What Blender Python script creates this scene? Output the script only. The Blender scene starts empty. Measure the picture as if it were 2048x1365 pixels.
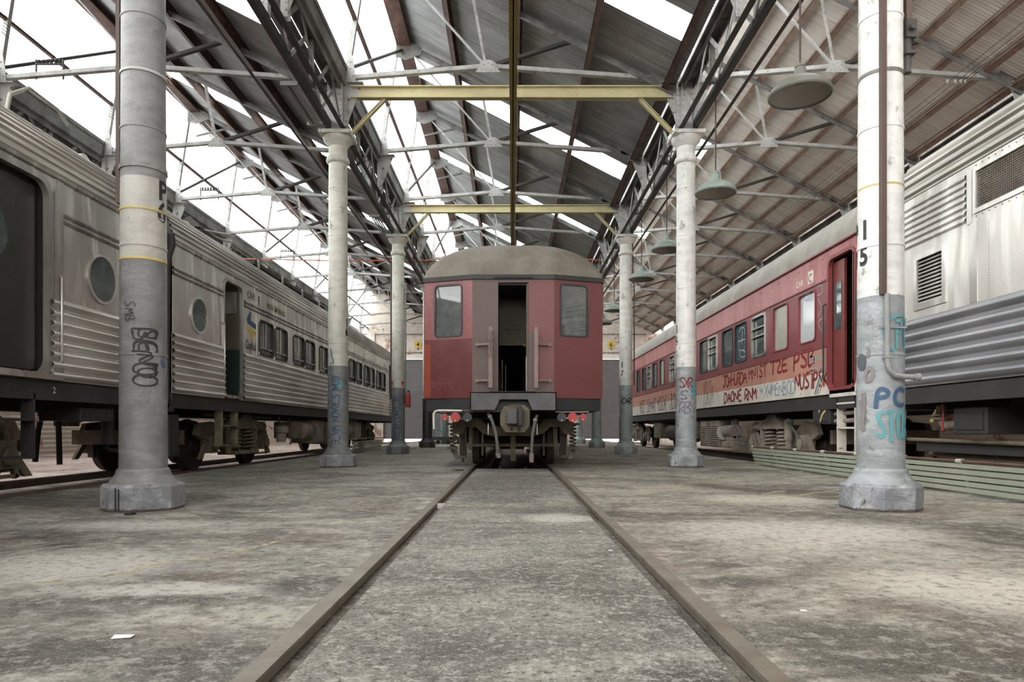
import bpy, math, random
from math import sin, cos, pi, sqrt
from mathutils import Vector, Matrix
random.seed(7)
SC = bpy.context.scene
COL = SC.collection

# ------------------------------------------------------------------ camera, sky, exposure
CZ = 0.7175
FP = 1365.3            # focal length in pixels of the 2048 frame
cam_d = bpy.data.cameras.new('camera'); cam = bpy.data.objects.new('camera', cam_d); COL.objects.link(cam)
cam_d.sensor_width = 36; cam_d.lens = 24; cam_d.shift_y = 176.5/2048
cam_d.clip_end = 500; cam_d.clip_start = 0.05
cam.location = (0, 0, CZ); cam.rotation_euler = (pi/2, 0, 0)
SC.camera = cam
SC.view_settings.view_transform = 'Standard'; SC.view_settings.look = 'None'
SC.view_settings.gamma = 1; SC.view_settings.use_curve_mapping = False
SC.view_settings.exposure = 1.72
W = bpy.data.worlds.new('sky'); SC.world = W; W.use_nodes = True
bg = W.node_tree.nodes['Background']; bg.inputs[0].default_value = (1.0, 0.99, 0.975, 1); bg.inputs[1].default_value = 2.4
SC.cycles.max_bounces = 8; SC.cycles.diffuse_bounces = 5; SC.cycles.glossy_bounces = 3
SC.cycles.transparent_max_bounces = 16; SC.cycles.caustics_reflective = False; SC.cycles.caustics_refractive = False
SC.cycles.sample_clamp_indirect = 6

BAY = 6.66
def portal(name, loc, n, sx, sy):
    L = bpy.data.lights.new(name, 'AREA'); L.shape = 'RECTANGLE'; L.size = sx; L.size_y = sy
    L.cycles.is_portal = True
    o = bpy.data.objects.new(name, L); COL.objects.link(o)
    o.location = loc; z = -Vector(n).normalized(); y = Vector((0, 1, 0)); x = y.cross(z).normalized()
    m = Matrix((x, y, z)).transposed().to_4x4(); m.translation = Vector(loc); o.matrix_world = m
for bx in (-BAY, 0, BAY):
    portal('daylight_opening', (bx-3.0, 17, 8.85), (1, 0, -0.16), 2.9, 60)

# ------------------------------------------------------------------ node helpers / materials
def srgb(r, g, b):
    f = lambda c: (c/12.92 if c <= .04045 else ((c+.055)/1.055)**2.4)
    return (f(r/255), f(g/255), f(b/255), 1)
class NT:
    def __init__(s, name):
        s.m = bpy.data.materials.new(name); s.m.use_nodes = True; s.t = s.m.node_tree
        s.t.nodes.clear(); s.out = s.t.nodes.new('ShaderNodeOutputMaterial')
        s.co = s.t.nodes.new('ShaderNodeTexCoord').outputs['Object']
    def n(s, typ, **kw):
        nd = s.t.nodes.new(typ)
        for k, v in kw.items():
            if k.startswith('i_'): s.set(nd.inputs[k[2:].replace('_', ' ')], v)
            else: setattr(nd, k, v)
        return nd
    def set(s, inp, v):
        if hasattr(v, 'is_output'): s.t.links.new(v, inp)
        else: inp.default_value = v
    def noise(s, scale, detail=4, rough=.55, stretch=None, dist=0, off=(0, 0, 0)):
        v = s.co
        if stretch or any(off):
            mp = s.n('ShaderNodeMapping'); s.set(mp.inputs[0], s.co); mp.inputs['Scale'].default_value = stretch or (1, 1, 1)
            mp.inputs['Location'].default_value = off; v = mp.outputs[0]
        nd = s.n('ShaderNodeTexNoise', i_Scale=scale, i_Detail=detail, i_Roughness=rough, i_Distortion=dist)
        s.set(nd.inputs['Vector'], v); return nd.outputs['Fac']
    def ramp(s, fac, stops):
        r = s.n('ShaderNodeValToRGB'); s.set(r.inputs[0], fac)
        e = r.color_ramp.elements
        while len(e) < len(stops): e.new(.5)
        for el, (p, c) in zip(e, stops):
            el.position = p; el.color = c if hasattr(c, '__len__') else (c, c, c, 1)
        return r.outputs[0]
    def mix(s, fac, a, b, mode='MIX'):
        m = s.n('ShaderNodeMix', data_type='RGBA', blend_type=mode)
        s.set(m.inputs[0], fac); s.set(m.inputs[6], a); s.set(m.inputs[7], b); return m.outputs[2]
    def math(s, op, a, b=0.0):
        m = s.n('ShaderNodeMath', operation=op); s.set(m.inputs[0], a); s.set(m.inputs[1], b); return m.outputs[0]
    def sep(s, ax):
        x = s.n('ShaderNodeSeparateXYZ'); s.set(x.inputs[0], s.co); return x.outputs[ax]
    def principled(s, col, rough=.6, metal=0, bump=None, bstr=.3, bdist=.02, spec=.5, **kw):
        p = s.n('ShaderNodeBsdfPrincipled'); s.set(p.inputs['Base Color'], col); s.set(p.inputs['Roughness'], rough)
        s.set(p.inputs['Metallic'], metal); p.inputs['Specular IOR Level'].default_value = spec
        if bump is not None:
            b = s.n('ShaderNodeBump'); b.inputs['Strength'].default_value = bstr; b.inputs['Distance'].default_value = bdist
            s.set(b.inputs['Height'], bump); s.t.links.new(b.outputs[0], p.inputs['Normal'])
        s.t.links.new(p.outputs[0], s.out.inputs[0]); return p

def paint(name, c, dirt=None, amt=.35, rough=.6, scale=3, rust=0, metal=0, streak=False, spec=.4, rustc=(70, 45, 32)):
    t = NT(name); dirt = dirt or tuple(v*.55 for v in c)
    st = (1.2, 1.2, .25) if streak else None
    f = t.noise(scale, 6, .62, st)
    col = t.mix(t.math('MULTIPLY', t.ramp(f, [(.35, 0), (.68, 1)]), amt), srgb(*c), srgb(*dirt))
    f2 = t.noise(scale*9, 3, .6)
    col = t.mix(t.math('MULTIPLY', t.ramp(f2, [(.5, 0), (.72, 1)]), amt*.6), col, srgb(*dirt))
    if rust:
        f3 = t.noise(scale*2.3, 8, .7, off=(3, 5, 1))
        col = t.mix(t.ramp(f3, [(.62-rust*.25, 0), (.66-rust*.25+.03, 1)]), col, srgb(*rustc))
    t.principled(col, rough, metal, bump=f2, bstr=.15, bdist=.006, spec=spec)
    return t.m

M = {}
M['steel_grey'] = paint('grey_painted_steel', (146, 144, 142), (80, 76, 72), .9, .6, 2.2, rust=.12, rustc=(96, 74, 62))
M['steel_white'] = paint('pale_painted_steel', (196, 196, 194), (120, 114, 108), .6, .6, 3, rust=.1, rustc=(120, 96, 80))
M['steel_dark'] = paint('dark_steel', (78, 74, 72), (46, 42, 40), .6, .65, 2)
M['rusty'] = paint('rust_brown_steel', (92, 68, 60), (52, 38, 36), .7, .75, 2.2, rust=.3, rustc=(112, 78, 62))
M['purlin_pale'] = paint('pale_rusty_purlin', (150, 128, 112), (98, 72, 60), .8, .7, 3, rust=.2, rustc=(120, 78, 58))
M['door_steel'] = mat_rib('dark_door_steel', (104, 102, 100), (70, 68, 66), .4) if 0 else paint('dark_door_steel', (72, 70, 68), (50, 48, 46), .5, .4, 1.2, metal=.5)
M['skirt'] = paint('black_skirt_paint', (34, 36, 38), (52, 52, 52), .5, .5, 3)
M['yellow'] = paint('mustard_painted_steel', (208, 198, 156), (166, 152, 112), .55, .55, 1.6)
M['yellow_dark'] = paint('dull_mustard_paint', (138, 120, 66), (100, 86, 50), .5, .6, 1.6)
M['conduit_red'] = paint('red_conduit', (150, 62, 46), None, .4, .5)
M['conduit_brown'] = paint('brown_pipe', (84, 66, 58), None, .4, .55)
M['conduit_grey'] = paint('grey_pipe', (150, 150, 150), None, .4, .5)
M['orange_pipe'] = paint('orange_pipe', (206, 120, 82), None, .3, .5)
M['green_slat'] = paint('pale_green_paint', (172, 178, 162), (140, 144, 128), .5, .6, 2.5)
M['lamp_green'] = paint('weathered_green_enamel', (150, 166, 158), (120, 120, 112), .7, .4, 5)
M['lamp_grey'] = paint('grey_enamel', (126, 126, 118), (96, 94, 88), .5, .4, 5)
M['lamp_in'] = paint('lamp_inner_enamel', (176, 168, 160), (140, 132, 126), .4, .45, 4)
M['black'] = paint('black_rubber', (26, 25, 25), None, .3, .6)
M['blackpaint'] = paint('worn_black_paint', (44, 44, 46), (74, 72, 68), .5, .55, 3)
M['sole'] = paint('dark_solebar_paint', (56, 54, 54), (34, 31, 30), .6, .6, 2.5)
M['grime'] = paint('grimy_bogie_iron', (122, 113, 94), (60, 53, 44), .75, .8, 3)
M['grime2'] = paint('dusty_bogie_iron', (158, 146, 134), (92, 82, 74), .7, .8, 3)
M['wheel'] = paint('rusty_wheel_iron', (66, 54, 48), (34, 28, 26), .6, .7, 4)
M['tread'] = paint('worn_wheel_tread', (98, 74, 62), (60, 46, 40), .6, .5, 6)
M['plug_red'] = paint('red_plug_paint', (176, 66, 62), None, .3, .5, 8)
M['plug_black'] = paint('black_plug_paint', (52, 54, 56), None, .3, .5, 8)
M['hose'] = paint('grey_air_hose', (104, 104, 100), (70, 66, 60), .5, .7, 8)
M['headstock'] = paint('scuffed_grey_paint', (92, 92, 92), (62, 60, 58), .6, .6, 4)
M['red_car'] = paint('faded_red_paint', (156, 84, 86), (196, 142, 140), .6, .38, 1.6, streak=True)
M['red_low'] = paint('window_band_red', (132, 64, 66), (104, 48, 50), .4, .4, 1.6)
M['red_end'] = paint('dull_red_paint', (108, 60, 58), (92, 50, 48), .4, .45, 1.5)
M['red_dark'] = paint('deep_red_paint', (88, 36, 34), (104, 62, 58), .6, .38, 3)
M['red_front'] = paint('red_paint_pale_highlights', (118, 62, 62), (156, 108, 106), .5, .36, 2.2, streak=True)  # pale streaks paint highlights into the red
M['bar_red'] = paint('worn_pinkish_bar_paint', (132, 112, 106), (98, 78, 74), .5, .5, 6)
M['mauve'] = paint('brownish_mauve_paint', (100, 84, 80), (88, 72, 68), .4, .6, 1.5)
M['orange_edge'] = paint('orange_red_paint', (140, 60, 44), None, .3, .45)
M['tan_band'] = paint('faded_tan_band', (190, 140, 120), (164, 106, 92), .5, .5, 2.5)
M['white_band'] = paint('off_white_band', (216, 210, 200), (170, 156, 142), .5, .5, 2.5, rust=.03)
M['car_roof'] = paint('weathered_grey_roof', (166, 162, 154), (126, 120, 112), .6, .7, 2)
M['end_roof'] = paint('dusty_brown_roof', (122, 116, 106), (88, 76, 64), .6, .75, 2.2)
M['white_pane'] = paint('milky_pane', (186, 194, 196), (216, 218, 218), .6, .12, 1.5, spec=.8)
M['beige_pane'] = paint('whitewashed_pane', (178, 176, 164), (150, 148, 138), .5, .2, 3)
M['inside'] = paint('dim_cream_lining', (96, 90, 78), (66, 60, 52), .4, .7)
M['inside_dark'] = paint('dark_lining', (42, 38, 36), None, .4, .8)
M['green_low'] = paint('dark_green_panel', (34, 54, 48), None, .3, .5)
M['door_red'] = paint('worn_red_door', (126, 60, 56), (92, 44, 40), .5, .4, 3)
M['chain'] = paint('dusty_chain', (128, 112, 98), None, .4, .7, 8)
M['white_paint'] = paint('white_lettering', (226, 222, 212), None, .2, .6, 6)
M['black_paint'] = paint('black_stencil_paint', (34, 34, 34), (60, 60, 60), .5, .6, 6)
M['floor_line'] = None
M['yellow_line'] = paint('yellow_band_paint', (206, 188, 116), (170, 150, 96), .6, .7, 6)
M['blue_ink'] = paint('blue_spray_paint', (64, 92, 122), None, .2, .6, 6)
M['logo_ink'] = paint('faded_dark_blue_print', (52, 60, 74), None, .2, .6, 6)
M['teal_ink'] = paint('teal_spray_paint', (88, 146, 152), (118, 164, 168), .5, .6, 6)
M['red_ink'] = paint('red_spray_paint', (138, 44, 42), None, .3, .6, 6)
M['pale_ink'] = paint('pale_blue_spray_paint', (146, 170, 182), None, .2, .6, 6)
M['purple_ink'] = paint('purple_spray_paint', (118, 96, 118), None, .2, .6, 6)
M['pink_ink'] = paint('faint_scratched_paint', (132, 78, 74), None, .2, .6, 6)
M['brown_ink'] = paint('brown_smear_paint', (134, 126, 124), None, .2, .7, 6)
M['grey_ink'] = paint('grey_smear_paint', (86, 90, 96), None, .2, .7, 6)
M['gold'] = paint('gold_lettering', (112, 84, 34), None, .3, .5, 6)
M['sign_yellow'] = paint('yellow_number_plate', (214, 184, 86), (190, 160, 80), .3, .5, 6)
M['cloth'] = paint('white_cloth', (222, 222, 220), None, .3, .8, 3)
M['paper'] = paint('white_paper', (236, 234, 228), None, .1, .8, 3)
M['ceramic'] = paint('grey_ceramic', (188, 184, 172), None, .4, .3, 5)
M['roller'] = paint('grey_roller_door', (116, 112, 114), (96, 92, 94), .4, .5, .6)
M['teal_col'] = paint('pale_teal_column_paint', (134, 156, 156), (104, 122, 122), .5, .6, 2)
M['rail'] = paint('dull_worn_rail', (124, 119, 108), (94, 78, 66), .8, .45, 5, metal=.1)
M['log'] = paint('whitened_timber', (178, 166, 156), (110, 92, 84), .7, .8, 6)

def mat_stainless(name, c=(176, 172, 166), dark=(118, 112, 104), rough=.34, metal=.6):
    t = NT(name)
    f = t.noise(.8, 3, .5, (1, 1.3, .6), .3); f2 = t.noise(1.8, 2, .4, (1, 2.2, .3), .8); f3 = t.noise(30, 3, .6)
    col = t.mix(t.ramp(f, [(.3, 0), (.7, 1)]), srgb(*c), srgb(*dark))
    col = t.mix(t.math('MULTIPLY', t.ramp(f2, [(.48, 0), (.66, 1)]), .6), col, srgb(min(255, c[0]+34), min(255, c[1]+34), min(255, c[2]+34)))
    col = t.mix(t.math('MULTIPLY', t.ramp(f3, [(.6, 0), (.72, 1)]), .2), col, srgb(96, 88, 80))
    r = t.math('ADD', t.math('MULTIPLY', f2, .3), rough-.16)
    t.principled(col, r, metal, bump=f2, bstr=.14, bdist=.03)
    return t.m
def mat_rib(name, c, dark, rough=.28):
    t = NT(name)
    f = t.noise(.6, 4, .5, (1, .8, 3)); f2 = t.noise(3, 5, .6, (1, .35, 8), off=(3, 0, 0)); f3 = t.noise(.9, 3, .5, (1, 1.5, .2), off=(0, 7, 0))
    col = t.mix(t.ramp(f, [(.38, 0), (.62, 1)]), srgb(*c), srgb(*dark))
    col = t.mix(t.math('MULTIPLY', t.ramp(f3, [(.5, 0), (.6, 1)]), .3), col, srgb(*dark))
    t.principled(col, rough, .6); return t.m
M['stainless'] = mat_stainless('stainless_sheet', (222, 221, 218), (178, 174, 168), .26)
M['rib_steel'] = mat_rib('ribbed_stainless', (240, 237, 232), (194, 188, 180), .34)
M['rib_dull'] = mat_rib('dull_ribbed_stainless', (166, 166, 170), (128, 128, 131), .38)
M['flute_steel'] = mat_rib('fluted_roof_steel', (214, 210, 202), (150, 146, 138), .34)
M['stainless_light'] = mat_stainless('bright_stainless', (226, 222, 216), (184, 180, 174), .42)
M['stainless_dark'] = mat_stainless('dull_stainless', (160, 158, 156), (118, 114, 110), .38)
M['stainless_roof'] = mat_stainless('fluted_steel_roof', (176, 172, 166), (128, 124, 118), .42)
M['trimsteel'] = mat_stainless('steel_trim', (190, 188, 182), (140, 136, 130), .32)

def mat_glass(name, tint=(.25, .3, .3, 1), trans=.45, rough=.04, dirt=.25, dcol=(150, 150, 140)):
    t = NT(name)
    g = t.n('ShaderNodeBsdfPrincipled'); g.inputs['Base Color'].default_value = (tint[0]*.25, tint[1]*.25, tint[2]*.25, 1)
    g.inputs['Roughness'].default_value = rough; g.inputs['Specular IOR Level'].default_value = .9
    f = t.noise(5, 5, .6)
    d = t.n('ShaderNodeBsdfDiffuse'); d.inputs[0].default_value = srgb(*dcol)
    mx = t.n('ShaderNodeMixShader'); t.set(mx.inputs[0], t.math('MULTIPLY', t.ramp(f, [(.4, 0), (.75, 1)]), dirt))
    t.t.links.new(g.outputs[0], mx.inputs[1]); t.t.links.new(d.outputs[0], mx.inputs[2])
    tr = t.n('ShaderNodeBsdfTransparent'); tr.inputs[0].default_value = (.8, .85, .84, 1)
    m2 = t.n('ShaderNodeMixShader'); m2.inputs[0].default_value = trans
    t.t.links.new(mx.outputs[0], m2.inputs[1]); t.t.links.new(tr.outputs[0], m2.inputs[2])
    t.t.links.new(m2.outputs[0], t.out.inputs[0]); return t.m
M['glass'] = mat_glass('train_window_glass', (.5, .55, .55, 1), .35, .04, .5, (150, 152, 148))
M['gasket'] = paint('dark_window_gasket', (58, 54, 50), None, .3, .5)
M['glass_dark'] = mat_glass('dark_tinted_glass', (.3, .36, .37, 1), .1, .05, .75, (104, 122, 122))
M['glass_end'] = mat_glass('dusty_end_glass', (.3, .32, .32, 1), .12, .03, .3, (150, 152, 142))
def mat_daylight_glass(name, trans, col):
    t = NT(name)
    tr = t.n('ShaderNodeBsdfTransparent'); tl = t.n('ShaderNodeBsdfTranslucent'); tl.inputs[0].default_value = col
    tr.inputs[0].default_value = col
    mx = t.n('ShaderNodeMixShader'); mx.inputs[0].default_value = trans
    t.t.links.new(tl.outputs[0], mx.inputs[1]); t.t.links.new(tr.outputs[0], mx.inputs[2]); t.t.links.new(mx.outputs[0], t.out.inputs[0])
    return t.m
M['sky_glass'] = mat_daylight_glass('roof_glazing', .8, (.95, .97, .97, 1))
M['skylight'] = mat_daylight_glass('translucent_roof_sheet', .6, (.86, .97, .95, 1))
M['green_glass'] = mat_glass('green_wired_glass', (.1, .5, .45, 1), .3, .2, .5, (70, 120, 110))

def mat_iron(name, a, b, c):
    t = NT(name)
    f = t.noise(.9, 6, .65, (1, 1.6, 1)); f2 = t.noise(1.2, 4, .6, (.25, 9, .25)); f3 = t.noise(1.6, 5, .7, off=(9, 2, 4))
    col = t.mix(t.ramp(f, [(.35, 0), (.65, 1)]), srgb(*a), srgb(*b))
    col = t.mix(t.math('MULTIPLY', t.ramp(f2, [(.45, 0), (.7, 1)]), .5), col, srgb(*c))
    col = t.mix(t.math('MULTIPLY', t.ramp(f3, [(.55, 0), (.75, 1)]), .4), col, srgb(*c))
    t.principled(col, .55, .15, bump=f2, bstr=.2, bdist=.01)
    return t.m
M['iron_grey'] = mat_iron('galvanised_corrugated_iron', (176, 176, 176), (140, 140, 140), (98, 96, 94))
M['iron_pale'] = mat_iron('pale_corrugated_iron', (252, 246, 240), (236, 228, 220), (196, 184, 174))

def mat_floor(name, base=(132, 130, 120), lite=(186, 184, 172), dark=(84, 80, 72), speck=1.0, grit=22, spots=(), brown=.5, tint=None):
    t = NT(name)
    # worn concrete: broad mottling, dragged scrape marks, blotchy oil stains, cracked grit
    a = t.noise(.33, 7, .66, dist=.9); b = t.noise(.8, 9, .72, (1.0, 1.15, 1), .7, (4, 2, 0)); c = t.noise(.42, 8, .66, (.9, 1.1, 1), 1.0, (11, 7, 0))
    g = t.noise(grit, 8, .75); g2 = t.noise(95, 3, .6); s = t.noise(1.1, 9, .72, (1, 1.9, 1), 1.4, (1, 9, 0)); m = t.noise(5, 8, .72)
    col = t.mix(t.ramp(a, [(.42, 0), (.58, 1)]), srgb(*base), srgb(*lite))
    col = t.mix(t.math('MULTIPLY', t.ramp(m, [(.4, 0), (.62, 1)]), .5), col, srgb(*dark))
    col = t.mix(t.math('MULTIPLY', t.ramp(s, [(.5, 0), (.6, 1)]), .7), col, srgb(lite[0]+12, lite[1]+12, lite[2]+8))
    col = t.mix(t.math('MULTIPLY', t.ramp(b, [(.5, 0), (.6, 1)]), .8), col, srgb(*dark))
    col = t.mix(t.math('MULTIPLY', t.ramp(c, [(.53, 0), (.62, 1)]), .8), col, srgb(dark[0]-14, dark[1]-16, dark[2]-16))
    br = t.noise(.7, 7, .68, off=(20, 3, 0))
    col = t.mix(t.math('MULTIPLY', t.ramp(br, [(.54, 0), (.66, 1)]), brown), col, srgb(118, 98, 82))
    X, Y = t.sep(0), t.sep(1); wob = t.math('MULTIPLY', t.math('ADD', t.noise(3.5, 7, .7, off=(1, 2, 9)), t.math('MULTIPLY', s, .8)), 1.5)
    for (cx, cy, rx, ry, k) in spots:       # pale patches painting in daylight (1), oil stains (0) and rusty stains (2)
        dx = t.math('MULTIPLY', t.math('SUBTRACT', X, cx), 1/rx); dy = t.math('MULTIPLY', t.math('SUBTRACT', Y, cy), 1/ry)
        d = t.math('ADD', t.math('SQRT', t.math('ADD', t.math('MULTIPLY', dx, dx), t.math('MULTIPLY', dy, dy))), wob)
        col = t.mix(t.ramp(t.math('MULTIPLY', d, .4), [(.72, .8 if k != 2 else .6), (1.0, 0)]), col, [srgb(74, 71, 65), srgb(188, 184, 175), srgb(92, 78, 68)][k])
    col = t.mix(t.math('MULTIPLY', t.ramp(g, [(.38, 1), (.49, 0)]), .8*speck), col, srgb(44, 41, 36))
    col = t.mix(t.math('MULTIPLY', t.ramp(g2, [(.56, 0), (.7, 1)]), .5*speck), col, srgb(214, 212, 202))
    v = t.n('ShaderNodeTexVoronoi', i_Scale=2.3); t.set(v.inputs['Vector'], t.co)
    col = t.mix(t.math('MULTIPLY', t.ramp(v.outputs['Distance'], [(.03, 1), (.04, 0)]), t.ramp(a, [(.45, 0), (.5, 1)])), col, srgb(226, 224, 216))
    gl = t.noise(grit*.8, 8, .78, off=(6, 6, 2))
    col = t.mix(t.math('MULTIPLY', t.ramp(gl, [(.52, 0), (.6, 1)]), .45*speck), col, srgb(196, 192, 182))
    if tint:      # the slab beside the lamps is a warmer concrete
        col = t.mix(t.ramp(t.math('ADD', X, t.math('MULTIPLY', wob, .2)), [(.45, 0), (.9, 1)]), col, t.mix(1.0, col, srgb(*tint), 'MULTIPLY'))
    h = t.math('ADD', t.math('MULTIPLY', g, .6), t.math('ADD', t.math('MULTIPLY', b, 2.0), t.math('MULTIPLY', m, 1.5)))
    rg = t.ramp(c, [(.5, .85), (.62, .45)])
    t.principled(col, rg, 0, bump=h, bstr=.6, bdist=.025, spec=.35)
    return t.m
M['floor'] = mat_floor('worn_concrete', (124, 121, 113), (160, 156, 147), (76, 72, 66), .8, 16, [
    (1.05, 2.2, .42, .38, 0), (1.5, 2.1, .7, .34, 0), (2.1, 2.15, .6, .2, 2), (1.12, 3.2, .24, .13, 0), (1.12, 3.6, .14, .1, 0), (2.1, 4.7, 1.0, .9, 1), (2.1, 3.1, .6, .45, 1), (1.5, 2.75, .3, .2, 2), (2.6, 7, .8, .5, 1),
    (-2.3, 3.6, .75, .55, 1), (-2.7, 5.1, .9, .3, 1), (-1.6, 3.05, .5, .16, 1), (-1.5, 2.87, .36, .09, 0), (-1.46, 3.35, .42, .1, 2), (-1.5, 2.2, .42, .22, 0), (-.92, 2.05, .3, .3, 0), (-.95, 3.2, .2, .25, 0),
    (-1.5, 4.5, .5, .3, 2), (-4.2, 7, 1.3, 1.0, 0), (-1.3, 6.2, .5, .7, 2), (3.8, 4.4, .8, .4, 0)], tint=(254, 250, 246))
M['slab'] = mat_floor('gritty_concrete_slab', (112, 109, 102), (142, 139, 131), (82, 78, 72), 1.1, 34, [(-.5, 2.66, .1, .035, 0), (.42, 3.35, .1, .06, 0), (.1, 3.3, .12, .05, 0), (0, 9, 1.2, 2.2, 0), (.4, 5.5, .3, .35, 1)], brown=.12)
M['groove'] = mat_floor('dark_groove_concrete', (92, 86, 76), (112, 104, 94), (60, 54, 48), .6)  # groove floor coloured darker than the slab
M['ground'] = mat_floor('dusty_ballast', (176, 152, 142), (212, 190, 180), (116, 98, 92), .8)

def mat_brick():
    t = NT('whitewashed_brick')
    b = t.n('ShaderNodeTexBrick', i_Scale=1.0); b.inputs['Color1'].default_value = srgb(226, 218, 208); b.inputs['Color2'].default_value = srgb(208, 196, 184)
    b.inputs['Mortar'].default_value = srgb(176, 164, 152); b.inputs['Brick Width'].default_value = .24; b.inputs['Row Height'].default_value = .085; b.inputs['Mortar Size'].default_value = .006
    mp = t.n('ShaderNodeMapping'); mp.inputs['Rotation'].default_value = (pi/2, 0, 0); t.set(mp.inputs[0], t.co); t.t.links.new(mp.outputs[0], b.inputs[0])
    f = t.noise(.9, 7, .7); f2 = t.noise(.5, 6, .66, off=(5, 1, 3))
    col = t.mix(t.ramp(f, [(.56, 0), (.62, 1)]), b.outputs[0], srgb(158, 116, 96))
    col = t.mix(t.math('MULTIPLY', t.ramp(f2, [(.5, 0), (.7, 1)]), .6), col, srgb(168, 156, 146))
    t.principled(col, .85); return t.m
M['brick'] = mat_brick()

def mat_column(name, split, lo, hi, top=None, splittop=None):
    t = NT(name); z = t.sep(2)
    f = t.noise(5, 7, .68, (1, 1, .7)); f2 = t.noise(1.6, 5, .6); f3 = t.noise(3.2, 6, .7, (1, 1, 2.5), off=(7, 3, 2))
    zz = t.math('ADD', z, t.math('MULTIPLY', f2, .03))
    def var(c, k=.62): return t.mix(t.math('MULTIPLY', t.ramp(f3, [(.42, 0), (.68, 1)]), .55), srgb(*c), srgb(*(v*k for v in c)))
    col = t.mix(t.math('GREATER_THAN', zz, split+.015), var(lo), var(hi, .78))
    if top: col = t.mix(t.math('GREATER_THAN', zz, splittop), col, var(top))
    pk = t.noise(2.2, 9, .74, (1, 1, 1.6), .4, (5, 8, 3)); lowz = t.math('LESS_THAN', z, split+.8)
    col = t.mix(t.math('MULTIPLY', t.math('MULTIPLY', t.ramp(pk, [(.56, 0), (.6, 1)]), .4), lowz), col, srgb(*(min(255, v*1.2) for v in lo)))
    col = t.mix(t.math('MULTIPLY', t.ramp(f, [(.60, 0), (.65, 1)]), .6), col, srgb(100, 94, 88))
    st = t.noise(7, 5, .6, (1, 1, .12), off=(2, 2, 0))
    col = t.mix(t.math('MULTIPLY', t.ramp(st, [(.55, 0), (.72, 1)]), .3), col, srgb(120, 110, 100))
    t.principled(col, .38, 0, bump=t.math('ADD', f, t.math('MULTIPLY', pk, 1.4)), bstr=.7, bdist=.016, spec=.5); return t.m
def mat_pedestal():
    t = NT('lumpy_silver_pedestal_paint'); f = t.noise(7, 9, .72, dist=1.5); p = t.noise(3, 8, .7, off=(4, 4, 0)); z = t.sep(2)
    col = t.mix(t.ramp(p, [(.45, 0), (.6, 1)]), srgb(150, 152, 156), srgb(196, 198, 202))
    col = t.mix(t.ramp(f, [(.6, 0), (.66, 1)]), col, srgb(96, 84, 72))
    col = t.mix(t.math('MULTIPLY', t.math('LESS_THAN', t.math('ADD', z, t.math('MULTIPLY', f, .08)), .065), .7), col, srgb(82, 68, 56))
    t.principled(col, .36, 0, bump=f, bstr=1.0, bdist=.05, spec=.6); return t.m
M['pedestal'] = mat_pedestal()
M['col_near_left'] = mat_column('grey_silver_column_paint', 2.22, (128, 128, 129), (188, 184, 176), (136, 136, 135), 2.97)
M['col_left'] = mat_column('cream_over_grey_paint', 1.92, (128, 131, 132), (204, 202, 190))
M['col_right'] = mat_column('white_over_grey_paint', 1.90, (152, 156, 158), (226, 224, 220))
M['col_black'] = mat_column('white_over_black_paint', 1.92, (62, 62, 62), (206, 204, 192))
M['col_teal'] = mat_column('white_over_teal_paint', 2.0, (160, 172, 170), (220, 218, 212))

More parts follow.
